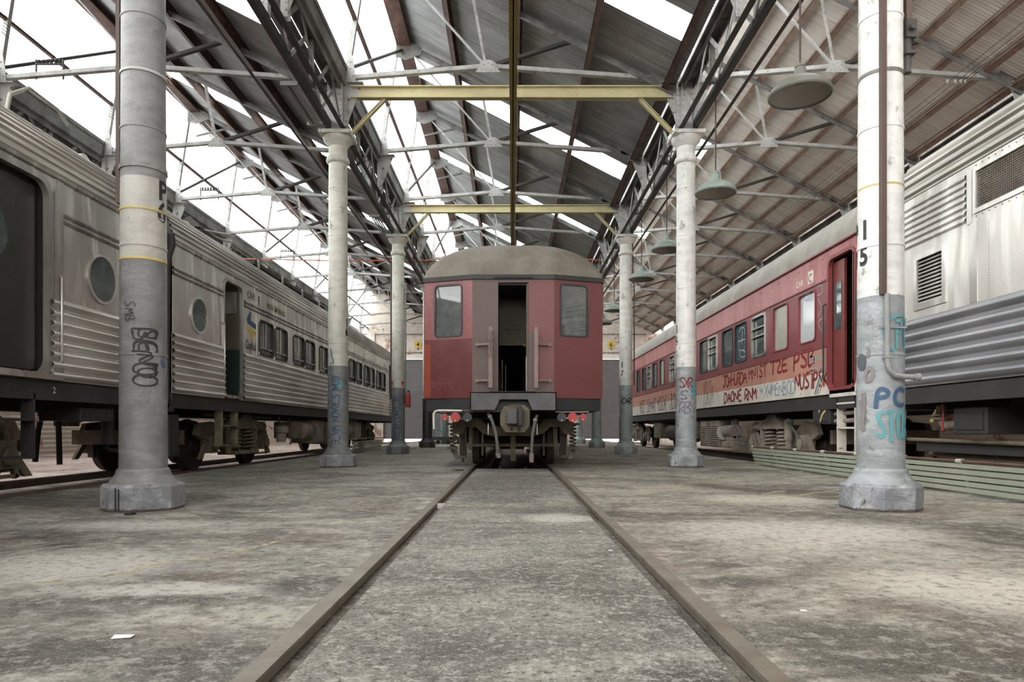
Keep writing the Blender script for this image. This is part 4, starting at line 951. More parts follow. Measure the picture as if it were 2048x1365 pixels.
def bogie(car, yc, s, mat='grime2', wb=1.3, detail=True):
    b = empty_part('bogie', car, (0, yc, 0))
    for e in (-1, 1): wheelset(b, e*wb)
    for sd in (-1, 1):
        x0 = sd*.96; x1 = sd*1.06; a, c = min(x0, x1), max(x0, x1)
        mb = MB()
        out = [(-wb-.42, .62), (-wb-.3, .82), (-wb+.25, .86), (-wb+.5, .72), (-.55, .66), (.55, .66), (wb-.5, .72), (wb-.25, .86), (wb+.3, .82), (wb+.42, .62), (wb+.2, .52), (wb-.3, .56), (.7, .38), (.5, .28), (-.5, .28), (-.7, .38), (-wb+.3, .56), (-wb-.2, .52)]
        mb.prism(out, 'x', a, c); mb.build('side_frame', mat, b, bevel=.012)
        if sd != s and not detail: continue
        for e in (-1, 1):
            mb = MB(); mb.box(min(sd*.98, sd*1.2), max(sd*.98, sd*1.2), e*wb-.14, e*wb+.14, .28, .6); mb.cyl((sd*1.2, e*wb, .42), (sd*1.25, e*wb, .42), .11, n=14); mb.build('axle_box', mat, b, bevel=.015)
            mb = MB(); helix(mb, sd*1.13, e*.33, .30, .72, .13, .024, 5.5); mb.build('coil_spring', mat, b, True)
            mb = MB(); mb.cyl((sd*1.17, e*.66, .25), (sd*1.17, e*.66, .86), .065, n=14); mb.cyl((sd*1.17, e*.66, .5), (sd*1.17, e*.66, .9), .085, n=14); mb.cyl((sd*1.17, e*.66, .86), (sd*1.17, e*.66, .93), .05, n=8); mb.build('damper', mat, b, True)
            mb = MB(); mb.prism([(e*wb*1.0-.1, .62), (e*wb+.1, .62), (e*(wb+.42)+.06, .18), (e*(wb+.42)-.06, .18)], 'x', min(sd*1.08, sd*1.13), max(sd*1.08, sd*1.13)); mb.build('brake_hanger', mat, b)
            MB().box(sd*.75-.05, sd*.75+.05, e*(wb+.5)-.05, e*(wb+.5)+.06, .22, .6).build('brake_shoe', 'wheel', b)
        mb = MB(); mb.box(min(sd*.95, sd*1.3), max(sd*.95, sd*1.3), -.62, .62, .22, .29); mb.build('spring_plank', mat, b, bevel=.01)
        mb = MB(); mb.prism([(-.6, .72), (.6, .72), (.42, .86), (.2, 1.02), (-.2, 1.02), (-.42, .86)], 'x', min(sd*1.02, sd*1.28), max(sd*1.02, sd*1.28)); mb.build('bolster_end', mat, b, bevel=.01)
        mb = MB(); mb.cyl((sd*1.16, wb*.9, .78), (sd*1.16, wb*.9-.42, .78), .1, n=16); mb.cyl((sd*1.16, wb*.9-.42, .78), (sd*1.16, wb*.9-.5, .78), .125, n=16); mb.cyl((sd*1.16, wb*.9-.48, .78), (sd*1.16, wb*.9-.8, .74), .03, n=8); mb.build('brake_cylinder', mat, b, True)
        mb = MB(); mb.bar((sd*1.14, wb*1.0, .72), (sd*1.14, wb*1.0+.2, .18), .07, .05, up=(0, 1, 0)); mb.bar((sd*1.14, wb*.95, .72), (sd*1.14, wb*.6, .2), .06, .05, up=(0, 1, 0)); mb.bar((sd*1.14, wb+.2, .2), (sd*1.14, wb*.6, .2), .05, .04); mb.build('brake_rigging', mat, b)
        mb = MB(); mb.tube([(sd*1.2, -wb*.4, .9), (sd*1.24, -wb*.7, .8), (sd*1.24, -wb*.95, .6), (sd*1.2, -wb*1.0, .4)], .02, 8); mb.build('air_hose', 'hose', b, True)
    MB().box(-1.0, 1.0, -.3, .3, .55, .8).build('bolster', mat, b)
    for e in (-1, 1): MB().box(-.95, .95, e*(wb+.7)-.05, e*(wb+.7)+.05, .45, .7).build('transom', mat, b)
    return b

def roof_profile(hw, z0, H, n=36, p=2.35, flutes=0, fl_to=.55):
    pts = []
    for i in range(n+1):
        t = pi*i/n
        x = -hw*abs(cos(t))**(2/p)*(1 if cos(t) > 0 else -1); z = z0+H*abs(sin(t))**(2/p); pts.append([x, z])
    return pts
def arc_resample(pts, step):
    out = [tuple(pts[0])]; acc = 0
    for a, b in zip(pts, pts[1:]):
        L = sqrt((b[0]-a[0])**2+(b[1]-a[1])**2); pos = step-acc
        while pos <= L: out.append((a[0]+(b[0]-a[0])*pos/L, a[1]+(b[1]-a[1])*pos/L)); pos += step
        acc = (acc+L) % step
    return out
def fluted(pts, pitch=.085, amp=.018):
    q = arc_resample([p for p in roof_fine(pts)], pitch/6); out = []
    for i, p in enumerate(q):
        a = q[max(i-1, 0)]; b = q[min(i+1, len(q)-1)]; dx, dz = b[0]-a[0], b[1]-a[1]; L = sqrt(dx*dx+dz*dz) or 1
        k = [0, .1, .85, 1, .85, .1][i % 6]*amp
        out.append((p[0]-dz/L*k, p[1]+dx/L*k))
    return out
def roof_fine(pts): return [tuple(p) for p in pts]

def corr_profile(x, z0, z1, n, amp, s):
    pts = []; pitch = (z1-z0)/n
    for i in range(n):
        zb = z0+i*pitch
        for f, a in ((0, 0), (.12, .02), (.2, .3), (.3, .66), (.42, .93), (.52, 1), (.62, .93), (.74, .66), (.84, .3), (.92, .02)):
            pts.append((x+s*amp*a, zb+f*pitch))
    pts.append((x, z1)); return pts

def rounded_window(car, s, y0, y1, z0, z1, frame_mat, pane_mat, r=.09, fw=.035, name='window', slider=False, hopper=False, recess=.03, label=None):
    cy, cz = (y0+y1)/2, (z0+z1)/2; w, h = y1-y0, z1-z0
    fn = lambda u, v, d: (s*(HW+d), cy+u, cz+v)
    mb = MB(); ring(mb, rrect(w+2*fw*.6, h+2*fw*.6, r+fw*.6), rrect(w-.02, h-.02, max(r-.01, .01)), fn, -.05, .016)
    f = mb.build(name, frame_mat, car, True)
    mb = MB(); plate(mb, rrect(w-.015, h-.015, max(r-.01, .01)), fn, -recess-.008, -recess); p = mb.build('pane', pane_mat, f)
    # the sheet's square corners behind the rounded frame
    mb = MB(); n = 5; outer = [(w/2, h/2)]*(n+1)+[(-w/2, h/2)]*(n+1)+[(-w/2, -h/2)]*(n+1)+[(w/2, -h/2)]*(n+1)
    ring(mb, outer, rrect(w-.004, h-.004, r), fn, -.03, .004); mb.build('corner_plate', frame_mat if frame_mat != 'gasket' else 'stainless', f)
    if slider:
        mb = MB(); mb.quadbox([fn(-.02, -h/2+.12, -.02), fn(.02, -h/2+.12, -.02), fn(.02, h/2, -.02), fn(-.02, h/2, -.02), fn(-.02, -h/2+.12, .0), fn(.02, -h/2+.12, 0), fn(.02, h/2, 0), fn(-.02, h/2, 0)])
        mb.quadbox([fn(-w/2+.02, -h/2+.12, -.02), fn(w/2-.02, -h/2+.12, -.02), fn(w/2-.02, -h/2+.155, -.02), fn(-w/2+.02, -h/2+.155, -.02), fn(-w/2+.02, -h/2+.12, .0), fn(w/2-.02, -h/2+.12, 0), fn(w/2-.02, -h/2+.155, 0), fn(-w/2+.02, -h/2+.155, 0)])
        mb.build('slider_bar', 'trimsteel', f)
    if hopper:
        mb = MB(); ring(mb, rrect(w-.01, h-.01, r), rrect(w-.07, h-.07, r-.03), fn, -.02, .03)
        for zz in (h*.0, h*.2): mb.quadbox([fn(-w/2+.02, zz-.015, -.02), fn(w/2-.02, zz-.015, -.02), fn(w/2-.02, zz+.015, -.02), fn(-w/2+.02, zz+.015, -.02), fn(-w/2+.02, zz-.015, .025), fn(w/2-.02, zz-.015, .025), fn(w/2-.02, zz+.015, .025), fn(-w/2+.02, zz+.015, .025)])
        mb.build('hopper_frame', 'trimsteel', f)
    return f

def ladder(car, s, y0, y1, ztop, zbot, mat, rungs, name='step_ladder', depth=.16):
    o = empty_part(name, car)
    for y in (y0, y1): MB().box(min(s*(HW-.16), s*(HW-.02)), max(s*(HW-.16), s*(HW-.02)), y-.012, y+.012, zbot, ztop).build('stile', mat, o)
    for z in rungs: MB().box(min(s*(HW-depth-.02), s*(HW-.01)), max(s*(HW-depth-.02), s*(HW-.01)), y0, y1, z-.015, z+.012).build('step', mat, o)
    return o

def side_car(nm, label, xc, s, y0, y1, bands, holes, roofH, gut, roof_mat, flute, end_mat, nearend=True):
    car = thing(nm, label, 'railway carriage', (xc, 0, 0), 'carriages parked on the side tracks')
    for (z0, z1, kind, mat, pname, n, amp) in bands:
        hs = [(max(h[0], y0), min(h[1], y1), max(h[2], z0), min(h[3], z1)) for h in holes if h[3] > z0 and h[2] < z1]
        mb = MB()
        if kind == 'flat':
            doors = sorted(h for h in hs if h[2] <= z0+.01 and h[3] >= z1-.01)
            spans = list(zip([y0]+[h[1] for h in doors], [h[0] for h in doors]+[y1]))
            for (sa, sb) in spans:
                if sb-sa < .02: continue
                mb = MB()
                for (a, b, c, d) in cells(sa, sb, z0, z1, [h for h in hs if h not in doors and h[0] < sb and h[1] > sa]): mb.box(min(s*(HW-.04), s*HW), max(s*(HW-.04), s*HW), a, b, c, d)
                mb.build(pname, mat, car)
            continue
        else:
            ys = [y0]+[v for h in sorted(hs) for v in (h[0], h[1])]+[y1]; pr = corr_profile(s*(HW+.002), z0, z1, n, amp, s)
            for a, b in zip(ys[::2], ys[1::2]):
                if b-a > .02:
                    mb.strip(pr, a+.03, b-.03); mb.box(min(s*(HW-.04), s*HW), max(s*(HW-.04), s*HW), a, b, z0, z1)
                    for e in (a+.012, b-.03): mb.box(min(s*HW, s*(HW+.012)), max(s*HW, s*(HW+.012)), e, e+.018, z0, z1)
        mb.build(pname, mat, car, smooth=(kind != 'flat'))
    # far side of the shell with matching window openings
    mb = MB(); fh = [h for h in holes if h[3]-h[2] < 1.3]
    for (a, b, c, d) in cells(y0, y1, 1.2, gut, fh): mb.box(min(-s*(HW-.04), -s*HW), max(-s*(HW-.04), -s*HW), a, b, c, d)
    mb.build('far_side_panel', bands[0][3] if bands[0][2] == 'flat' else 'stainless', car)
    prof = roof_profile(HW+.01, gut, roofH)
    mb = MB()
    if flute:
        mb.strip(fluted(prof, flute, flute*.3), y0, y1)
    else: mb.strip(prof, y0-.02, y1+.02)
    mb.build('roof', roof_mat, car, True)
    mb = MB(); inner = [(x*.97, z-.05) for x, z in prof]; mb.strip(inner, y0+.05, y1-.05); mb.box(-HW+.05, HW-.05, y0+.05, y1-.05, 1.18, 1.28)
    mb.build('interior_lining', 'inside', car)
    for e, ye in ((0, y0), (1, y1)):
        mb = MB(); pr = [(-HW, 1.15)]+[tuple(p) for p in prof]+[(HW, 1.15)]
        a, b = (ye, ye+.04) if e == 0 else (ye-.04, ye)
        mb.prism([(-HW, 1.15), (-.42, 1.15), (-.42, gut-.2), (-HW, gut-.2)], 'y', a, b); mb.prism([(.42, 1.15), (HW, 1.15), (HW, gut-.2), (.42, gut-.2)], 'y', a, b)
        mb.prism([(-HW, gut-.2)]+[tuple(p) for p in prof]+[(HW, gut-.2)], 'y', a, b)
        mb.build('end_wall', end_mat, car)
        sgn = -1 if e == 0 else 1
        mb = MB()
        for x in (-.5, .44): mb.box(x, x+.06, min(ye, ye+sgn*.09), max(ye, ye+sgn*.09), 1.2, 3.35)
        mb.box(-.5, .5, min(ye, ye+sgn*.09), max(ye, ye+sgn*.09), 3.3, 3.36); mb.build('gangway', 'black', car)
        MB().box(-.45, .45, ye+.04 if e == 0 else ye-.08, ye+.08 if e == 0 else ye-.04, 1.28, 3.3).build('end_door', 'inside_dark', car)
    mb = MB(); mb.box(-HW+.01, HW-.01, y0, y0+.12, .98, 1.2); mb.box(-HW+.01, HW-.01, y1-.12, y1, .98, 1.2)
    for sd in (-1, 1): mb.box(min(sd*(HW-.12), sd*(HW-.02)), max(sd*(HW-.12), sd*(HW-.02)), y0, y1, 1.04, 1.24)
    mb.box(-.2, .2, y0+.3, y1-.3, .95, 1.2); mb.box(-HW+.1, HW-.1, y0+.1, y1-.1, 1.16, 1.2); mb.build('sole_bar', 'sole', car)
    mb = MB(); mb.cyl((0, y0+.3, .9), (0, y0-.05, .9), .09, n=12); mb.box(-.14, .14, y0-.08, y0+.1, .76, 1.04); mb.build('coupler', 'grime', car, bevel=.01)
    return car

def door_recess(car, s, y0, y1, z0, z1, depth, mat, lowmat=None, lowz=None):
    xi = s*(HW-depth); xo = s*(HW-.04)
    mb = MB(); X0, X1 = min(xi, xo), max(xi, xo)
    mb.box(X0, X1, y0-.02, y0, z0, z1); mb.box(X0, X1, y1, y1+.02, z0, z1); mb.box(X0, X1, y0, y1, z1, z1+.02); mb.box(X0, X1, y0, y1, z0-.02, z0); mb.box(min(xi, xi-s*.02), max(xi, xi-s*.02), y0, y1, z0, z1)
    o = mb.build('vestibule', mat, car)
    if lowmat:
        mb = MB(); mb.box(X0, X1, y1-.012, y1-.002, z0, lowz); mb.box(min(xi, xi+s*.01), max(xi, xi+s*.01), y0, y1, z0, lowz); mb.build('lower_lining', lowmat, o)
    return o
def door_frame(car, s, y0, y1, z0, z1, mat, r=.14, fw=.05, name='door_frame'):
    cy, cz = (y0+y1)/2, (z0+z1)/2; w, h = y1-y0, z1-z0
    fn = lambda u, v, d: (s*(HW+d), cy+u, cz+v)
    mb = MB(); ring(mb, rrect(w+2*fw, h+2*fw, r+fw), rrect(w-.01, h-.01, r), fn, -.05, .02)
    n = 5; outer = [(w/2, h/2)]*(n+1)+[(-w/2, h/2)]*(n+1)+[(-w/2, -h/2)]*(n+1)+[(w/2, -h/2)]*(n+1)
    ring(mb, outer, rrect(w-.006, h-.006, r), fn, -.03, .004)
    return mb.build(name, mat, car, True)
def grab(car, s, y, z0, z1, mat='trimsteel', off=.05):
    MB().tube([(s*HW, y, z0), (s*(HW+off), y, z0+.03), (s*(HW+off), y, z1-.03), (s*HW, y, z1)], .014, 8).build('grab_rail', mat, car, True)
def porthole(car, s, y, z, R, label=None):
    fn = lambda u, v, d: (s*(HW+d), y+u, z+v)
    circ = lambda r, n=32: [(r*cos(2*pi*i/n), r*sin(2*pi*i/n)) for i in range(n)]
    mb = MB(); ring(mb, circ(R), circ(R-.035), fn, -.03, .022); rv = [fn((R-.018)*cos(2*pi*i/12), (R-.018)*sin(2*pi*i/12), .022) for i in range(12)]
    for p in rv: mb.cyl(p, (p[0]+s*.004, p[1], p[2]), .006, n=6)
    f = mb.build('porthole', 'stainless_light', car, True)
    mb = MB(); plate(mb, circ(R-.034), fn, .003, .007); mb.build('pane', 'glass_dark', f)

# ---- silver carriages on the left
XL = -TRK; GUT = 3.56; BELT = 3.115; CT = 2.18; SILL = 1.262
def left_bands(letter='stainless'):
    return [(SILL, CT, 'corr', 'rib_steel', 'ribbed_side', 8, .05), (CT, BELT, 'flat', 'stainless', 'window_band', 0, 0), (BELT, GUT, 'flat', 'stainless', 'letterboard', 0, 0)]
pairs = [(13.78, 14.58), (14.70, 15.48), (15.93, 16.74), (16.84, 17.64), (18.06, 18.90), (19.0, 19.84), (21.34, 22.2), (22.3, 23.16), (23.5, 24.36), (24.46, 25.3), (25.66, 26.5), (26.6, 27.46)]
WZ0, WZ1 = 2.24, 2.93
dB = (12.09, 12.90, 1.33, 3.38)
carB = side_car('silver_carriage', 'long silver carriage with open green lined door, logo and paired windows', XL, 1, 10.2, 29.0, left_bands(),
                [dB, (28.3, 28.85, 1.33, 3.38)]+[(a, b, WZ0, WZ1) for a, b in pairs], .82, GUT, 'flute_steel', .09, 'stainless_dark')
def belt(car, s, segs, z):
    mb = MB()
    for a, b in segs:
        for zz, w in ((z-.04, .06), (z+.035, .06)): mb.strip([(s*HW, zz-w/2), (s*(HW+.022), zz-w*.36), (s*(HW+.032), zz), (s*(HW+.022), zz+w*.36), (s*HW, zz+w/2)], a, b)
    mb.build('belt_moulding', 'trimsteel', car)
def belt_gutter(car, s, y0, y1, z):
    mb = MB(); mb.strip([(s*HW, z-.05), (s*(HW+.03), z-.04), (s*(HW+.035), z), (s*HW, z+.01)], y0, y1); mb.build('gutter', 'trimsteel', car)
belt(carB, 1, [(10.25, 12.0), (13.0, 28.2)], BELT); belt_gutter(carB, 1, 10.2, 29.0, GUT)
for i, (a, b) in enumerate(pairs):
    rounded_window(carB, 1, a, b, WZ0, WZ1, 'gasket', 'glass', r=.1, fw=.03, slider=True)
mb = MB()
for a, b in ((13.7, 15.56), (15.85, 17.72), (17.98, 19.92), (21.26, 23.24), (23.42, 25.38), (25.58, 27.54)):
    mb.box(HW, HW+.006, a-.06, a-.04, 2.19, BELT-.06); mb.box(HW, HW+.006, b+.04, b+.06, 2.19, BELT-.06)
mb.build('panel_seam', 'trimsteel', carB)
porthole(carB, 1, 11.12, 2.57, .30)
door_recess(carB, 1, dB[0], dB[1], dB[2], dB[3], 1.1, 'inside', 'green_low', 2.22)
door_frame(carB, 1, *dB, 'trimsteel')
grab(carB, 1, 12.0, 1.5, 2.6)
MB().cyl((HW-.35, 12.55, 1.33), (HW-.35, 12.55, 3.3), .018, n=8).build('stanchion_pole', 'trimsteel', carB, True)
mb = MB(); mb.box(HW-.9, HW-.1, 12.86, 12.89, 2.9, 3.3); mb.build('notice_panel', 'trimsteel', carB)
fnL = lambda u, v, d: (HW+d, u, v)
letters('lettering', 'CAR', fnL, 13.15, 3.26, .2, 'gold', carB, .004, .014); letters('lettering', 'NON SMOKING', fnL, 14.2, 3.24, .16, 'gold', carB, .004, .014)
mb = MB(); mb.box(HW, HW+.008, 13.62, 13.86, 3.2, 3.46); mb.build('number_plate', 'white_paint', carB)
letters('number', '8', lambda u, v, d: (HW+.008+d, u, v), 13.67, 3.22, .24, 'blackpaint', carB, .002, .02)
plate(MB(), [(13.26, 3.0), (13.36, 3.0), (13.32, 2.84), (13.60, 2.80), (13.60, 2.70), (13.16, 2.76), (13.12, 2.84)], fnL, 0, .003).build('rail_logo', 'blue_ink', carB)
plate(MB(), [(13.14, 2.72), (13.60, 2.66), (13.58, 2.58), (13.46, 2.58), (13.44, 2.47), (13.34, 2.47), (13.36, 2.60), (13.16, 2.64)], fnL, 0, .003).build('rail_logo', 'sign_yellow', carB)
letters('lettering', 'CityRail', fnL, 13.06, 2.27, .24, 'logo_ink', carB, .004, .012, sx=.7)
letters('lettering', 'CAR 7', fnL, 27.3, 3.25, .12, 'gold', carB, .004, .012)
ladder(carB, 1, 12.08, 12.75, 1.1, .42, 'grime', (.43, .78))
bogie(carB, 13.85, 1, 'grime'); bogie(carB, 25.6, 1, 'grime')
# equipment below
def ubox(car, s, y0, y1, z0, z1, mat, name='equipment_box', x0=.9, x1=1.42, bev=.015, louv=0):
    o = MB().box(min(s*x0, s*x1), max(s*x0, s*x1), y0, y1, z0, z1).build(name, mat, car, bevel=bev)
    if louv:
        mb = MB(); n = int((z1-z0-.1)/.055)
        for i in range(n): z = z0+.06+i*.055; mb.bar((s*(x1+.012), y0+.06, z), (s*(x1+.012), y1-.06, z), .028, .012, up=(s*1, 0, -1))
        mb.build('louvre_blade', mat, o)
    else:
        mb = MB(); mb.box(min(s*x1, s*(x1+.012)), max(s*x1, s*(x1+.012)), y0+.05, y1-.05, z0+.05, z1-.05); mb.build('cover_plate', mat, o)
    return o
ubox(carB, 1, 10.45, 10.75, .3, .95, 'sole', 'battery_box'); ubox(carB, 1, 17.9, 19.0, .35, .95, 'grime2'); ubox(carB, 1, 16.5, 17.0, .5, .9, 'grime')
MB().cyl((1.25, 17.15, .68), (1.25, 17.75, .68), .25, n=20).build('motor_fan', 'grime2', carB, True)
mb = MB(); mb.lathe([(.12, 0), (.26, 0), (.27, .06), (.26, .12), (.12, .12), (.1, .06)], (1.3, 17.76, .68), 24, 'y', closed=True); mb.build('fan_ring', 'hose', carB, True)
mb = MB(); mb.cyl((1.2, 21.0, .66), (1.2, 22.3, .66), .27, n=20); mb.build('air_tank', 'grime2', carB, True)
ubox(carB, 1, 22.8, 23.7, .36, .96, 'grime2'); ubox(carB, 1, 19.3, 20.6, .3, .92, 'grime')
mb = MB(); mb.tube([(1.3, 15.7, 1.0), (1.3, 15.75, .86), (1.3, 16.0, .84), (1.3, 16.3, .86), (1.32, 16.5, 1.0)], .025, 8); mb.build('brake_pipe', 'hose', carB, True)
mb = MB(); mb.lathe([(.1, .42), (.12, .5), (.12, .62), (.17, .64), (.17, .78), (.1, .82)], (1.25, 16.0, 0), 14); mb.build('brake_valve', 'grime2', carB, True)
mb = MB(); mb.cyl((1.15, 12.2, .98), (1.15, 15.6, .98), .03, n=8); mb.build('underframe_pipe', 'grime', carB)
# things on the roof: insulators, rail, cable
for y in (11.9, 13.6, 15.2):
    mb = MB(); mb.lathe([(.2, 4.04), (.2, 4.1), (.15, 4.12), (.19, 4.16), (.15, 4.2), (.17, 4.24), (.1, 4.28), (.06, 4.34)], (.95, y, 0), 18); mb.build('roof_insulator', 'ceramic', carB, True)
mb = MB(); mb.box(.55, .95, 12.5, 13.2, 4.18, 4.42); mb.prism([(.5, 4.4), (.8, 4.6), (1.0, 4.4)], 'y', 12.4, 12.46); mb.build('pantograph_base', 'steel_dark', carB)
mb = MB(); mb.tube([(.9, 12.8, 4.45), (1.0, 13.6, 4.6), (1.05, 14.6, 4.55), (1.15, 15.6, 4.4), (1.1, 16.2, 4.25)], .018, 8); mb.tube([(.8, 13.0, 4.45), (.9, 14.0, 4.55), (1.0, 15.2, 4.5), (1.05, 16.0, 4.25)], .014, 8); mb.build('roof_cable', 'ceramic', carB, True)
mb = MB(); mb.box(1.12, 1.3, 14.2, 19.0, 4.16, 4.24); mb.build('roof_walkway', 'sole', carB)
for y in (14.4, 15.9, 17.4, 18.9): MB().box(1.3, 1.33, y-.03, y+.03, 4.0, 4.28).build('walkway_bracket', 'steel_white', carB)

dA = (6.55, 7.50, 1.33, 3.42)
carA = side_car('silver_carriage', 'silver carriage with closed dark steel door and round window', XL, 1, -9.0, 9.98, left_bands(), [dA]+[(a, a+.85, WZ0, WZ1) for a in (-4, -2.9, -1.5, -.4, 1, 2.1)], .82, GUT, 'flute_steel', .09, 'stainless_dark')
belt(carA, 1, [(-9, 6.4), (7.66, 9.94)], BELT-.1 if False else BELT); belt_gutter(carA, 1, -9.0, 9.98, GUT)
porthole(carA, 1, 8.49, 2.58, .31)
door_recess(carA, 1, dA[0], dA[1], dA[2], dA[3], .12, 'inside_dark'); door_frame(carA, 1, *dA, 'trimsteel', r=.17, fw=.07)
MB().box(HW-.11, HW-.09, 6.56, 7.42, 1.36, 3.36).build('sliding_door', 'door_steel', carA)
fn = lambda u, v, d: (HW-.09+d, 6.72+u, 2.72+v)
circ = lambda r, n=32: [(r*cos(2*pi*i/n), r*sin(2*pi*i/n)) for i in range(n)]
mb = MB(); plate(mb, circ(.3), fn, 0, .006); mb.build('door_window', 'glass_dark', carA)
mb = MB(); mb.box(HW, HW+.03, 7.58, 7.72, 1.27, 3.5); mb.build('door_post', 'trimsteel', carA)
mb = MB(); mb.box(HW+.0, HW+.05, 6.3, 7.7, 1.262, 1.32); mb.build('door_sill', 'trimsteel', carA)
grab(carA, 1, 7.66, 1.45, 2.45)
for i, (a, b) in enumerate([(a, a+.85) for a in (-4, -2.9, -1.5, -.4, 1, 2.1)]): rounded_window(carA, 1, a, b, WZ0, WZ1, 'stainless_dark', 'glass', r=.1, fw=.05, slider=True)
ladder(carA, 1, 6.65, 7.32, 1.1, .40, 'sole', (.42, .82))
bogie(carA, 6.1, 1, 'grime')
letters('number', '2', fnL, 7.6, 1.12, .1, 'white_paint', carA, -.012, .01)
mb = MB(); mb.cyl((.92, 9.7, .5), (.92, 9.7, .84), .085, n=16); mb.cyl((.92, 9.7, .84), (.94, 9.68, 1.04), .065, n=16); mb.build('filter_canister', 'sole', carA, True)
mb = MB(); mb.tube([(.88, 9.7, .5), (.9, 9.75, .42), (1.0, 9.9, .4), (1.15, 10.1, .42)], .035, 8); mb.build('air_hose', 'black', carA, True)
for i, (x, dx) in enumerate(((.02, .0), (-.22, -.12))):
    mb = MB(); mb.tube([(x, 9.94, .98), (x, 9.98, .9), (x+dx*.5, 10.0, .7), (x+dx, 10.02, .2+.04*i)], .038, 10); mb.build('coupling_hose', 'black', carA, True)
    MB().cyl((x, 9.97, .92), (x+dx*.1, 9.985, .84), .05, n=10).build('hose_clamp', 'trimsteel', carA, True)
ubox(carA, 1, 8.3, 9.0, .82, .98, 'sole'); 
mb = MB(); mb.lathe([(.14, 3.98), (.14, 4.1), (.1, 4.14), (.16, 4.18), (.1, 4.24), (.04, 4.34)], (1.0, 9.0, 0), 18); mb.build('roof_insulator', 'ceramic', carA, True)
mb = MB(); mb.tube([(1.0, 7.6, 4.1), (1.0, 7.7, 4.5), (1.0, 8.0, 4.72), (1.0, 8.5, 4.7), (1.0, 8.7, 4.6)], .022, 8); mb.build('roof_cable', 'ceramic', carA, True)
mb = MB(); mb.tube([(HW+.06, 10.09, 3.6), (HW+.08, 10.09, 3.45), (HW-.0, 10.09, 3.2), (HW-.02, 10.09, 1.1)], .05, 10); mb.build('down_pipe', 'sole', carA, True)

# ---- red carriage on the right
XR = TRK; RG = 3.62
fnR = lambda u, v, d: (-(HW+d), -u, v)       # u grows towards the camera
rw = [(11.47, 12.14), (12.62, 13.32), (13.71, 14.49), (14.85, 15.61), (15.77, 16.54), (16.94, 17.71), (17.80, 18.5), (19.1, 19.8), (20.0, 20.7), (21.3, 22.05), (21.93+.1, 22.6), (22.85, 23.5), (24.0, 24.7), (25.0, 25.7), (26.0, 26.7), (27.2, 27.85)]
rw = [w for i, w in enumerate(rw) if i != 10]
RZ = (2.22, 3.07)
dR = (10.16, 10.98, 1.38, 3.43)
bandsR = [(1.28, 1.64, 'flat', 'white_band', 'white_stripe', 0, 0), (1.64, 2.06, 'flat', 'tan_band', 'tan_stripe', 0, 0), (2.06, 3.14, 'flat', 'red_low', 'window_band', 0, 0), (3.14, RG, 'flat', 'red_car', 'letterboard', 0, 0)]
carR = side_car('red_carriage', 'long faded red carriage with tan and white bands and red graffiti', XR, -1, 9.85, 32.6, bandsR, [dR, (31.6, 32.3, 1.38, 3.43)]+[(a, b, RZ[0], RZ[1]) for a, b in rw], .86, RG, 'car_roof', 0, 'red_low')
pm_ = ['white_pane', 'beige_pane', 'glass_dark', 'glass_dark', 'glass_dark', 'glass_dark', 'glass_dark']
for i, (a, b) in enumerate(rw):
    hop = i in (2, 5, 9, 12)
    pane = pm_[i] if i < 7 else ('beige_pane' if i in (10,) else 'glass_dark')
    rounded_window(carR, -1, a, b, RZ[0], RZ[1], 'blackpaint' if i > 1 and not hop else ('trimsteel' if hop else 'red_low'), pane, r=.08, fw=.022, hopper=hop)
spray('window_graffiti', strokes('SU*PE', 0, 0, .3, .3, seed=61, vertical=False)[:0]+[[(a*.9, b) for a, b in ln] for ln in strokes('RITO', -15.45, 2.3, .1, .55, seed=62, gap=.6)], lambda u, v, d: (-(HW-.028+d), -(15.2+(u+15.2)), v), .03, 'pale_ink', carR, .001) if False else None
spray('window_graffiti', [[(-15.4, 2.5), (-15.0, 2.45), (-14.95, 2.3), (-15.4, 2.35), (-15.3, 2.5)], [(-15.45, 2.7), (-15.0, 2.7)], [(-15.2, 2.95), (-15.2, 2.6)], [(-15.42, 2.9), (-15.3, 3.0), (-15.02, 2.95), (-15.05, 2.8)]], lambda u, v, d: (-(HW-.028+d), -u, v), .03, 'pale_ink', carR, .002)
mb = MB()
for z, d in ((RG, .04), (3.14, .018), (2.06, .012)): mb.box(-HW-d, -HW, 9.85 if z > 3.4 else 11.05, 32.6, z-.012, z+.012)
mb.build('drip_rail', 'red_low', carR)
mb = MB()
for i in range(46):
    y = 11.2+i*.46; p = (-HW, y, 3.5); mb.cyl(p, (-HW-.006, y, 3.5), .01, n=6)
mb.build('rivet_row', 'red_low', carR)
door_recess(carR, -1, *dR[:4], 1.0, 'inside_dark'); door_frame(carR, -1, *dR, 'red_low', r=.12, fw=.05)
lf = MB().box(-HW-.02, -HW+.5, 10.14, 10.19, 1.4, 3.36).build('door_leaf', 'door_red', carR)
MB().box(-HW+.06, -HW+.4, 10.19, 10.2, 2.3, 3.05).build('pane', 'glass_dark', lf)
mb = MB(); mb.tube([(-HW+.02, 10.2, 2.18), (-HW+.02, 10.26, 2.18), (-HW+.1, 10.26, 2.18)], .012, 8); mb.build('handle', 'trimsteel', lf, True)
lf2 = MB().box(-HW+.06, -HW+.1, 10.6, 10.96, 1.4, 3.38).build('inner_door', 'door_red', carR)
MB().box(-HW+.05, -HW+.06, 10.68, 10.9, 2.3, 3.05).build('pane', 'glass_dark', lf2)
grab(carR, -1, 11.08, 1.5, 2.75, 'sole'); grab(carR, -1, 10.0, 1.5, 2.75, 'sole')
letters('lettering', 'CAR', fnR, -12.25, 3.24, .15, 'white_paint', carR, .003, .01)
MB().box(-HW-.006, -HW, 11.55, 11.75, 3.21, 3.42).build('number_plate', 'white_paint', carR)
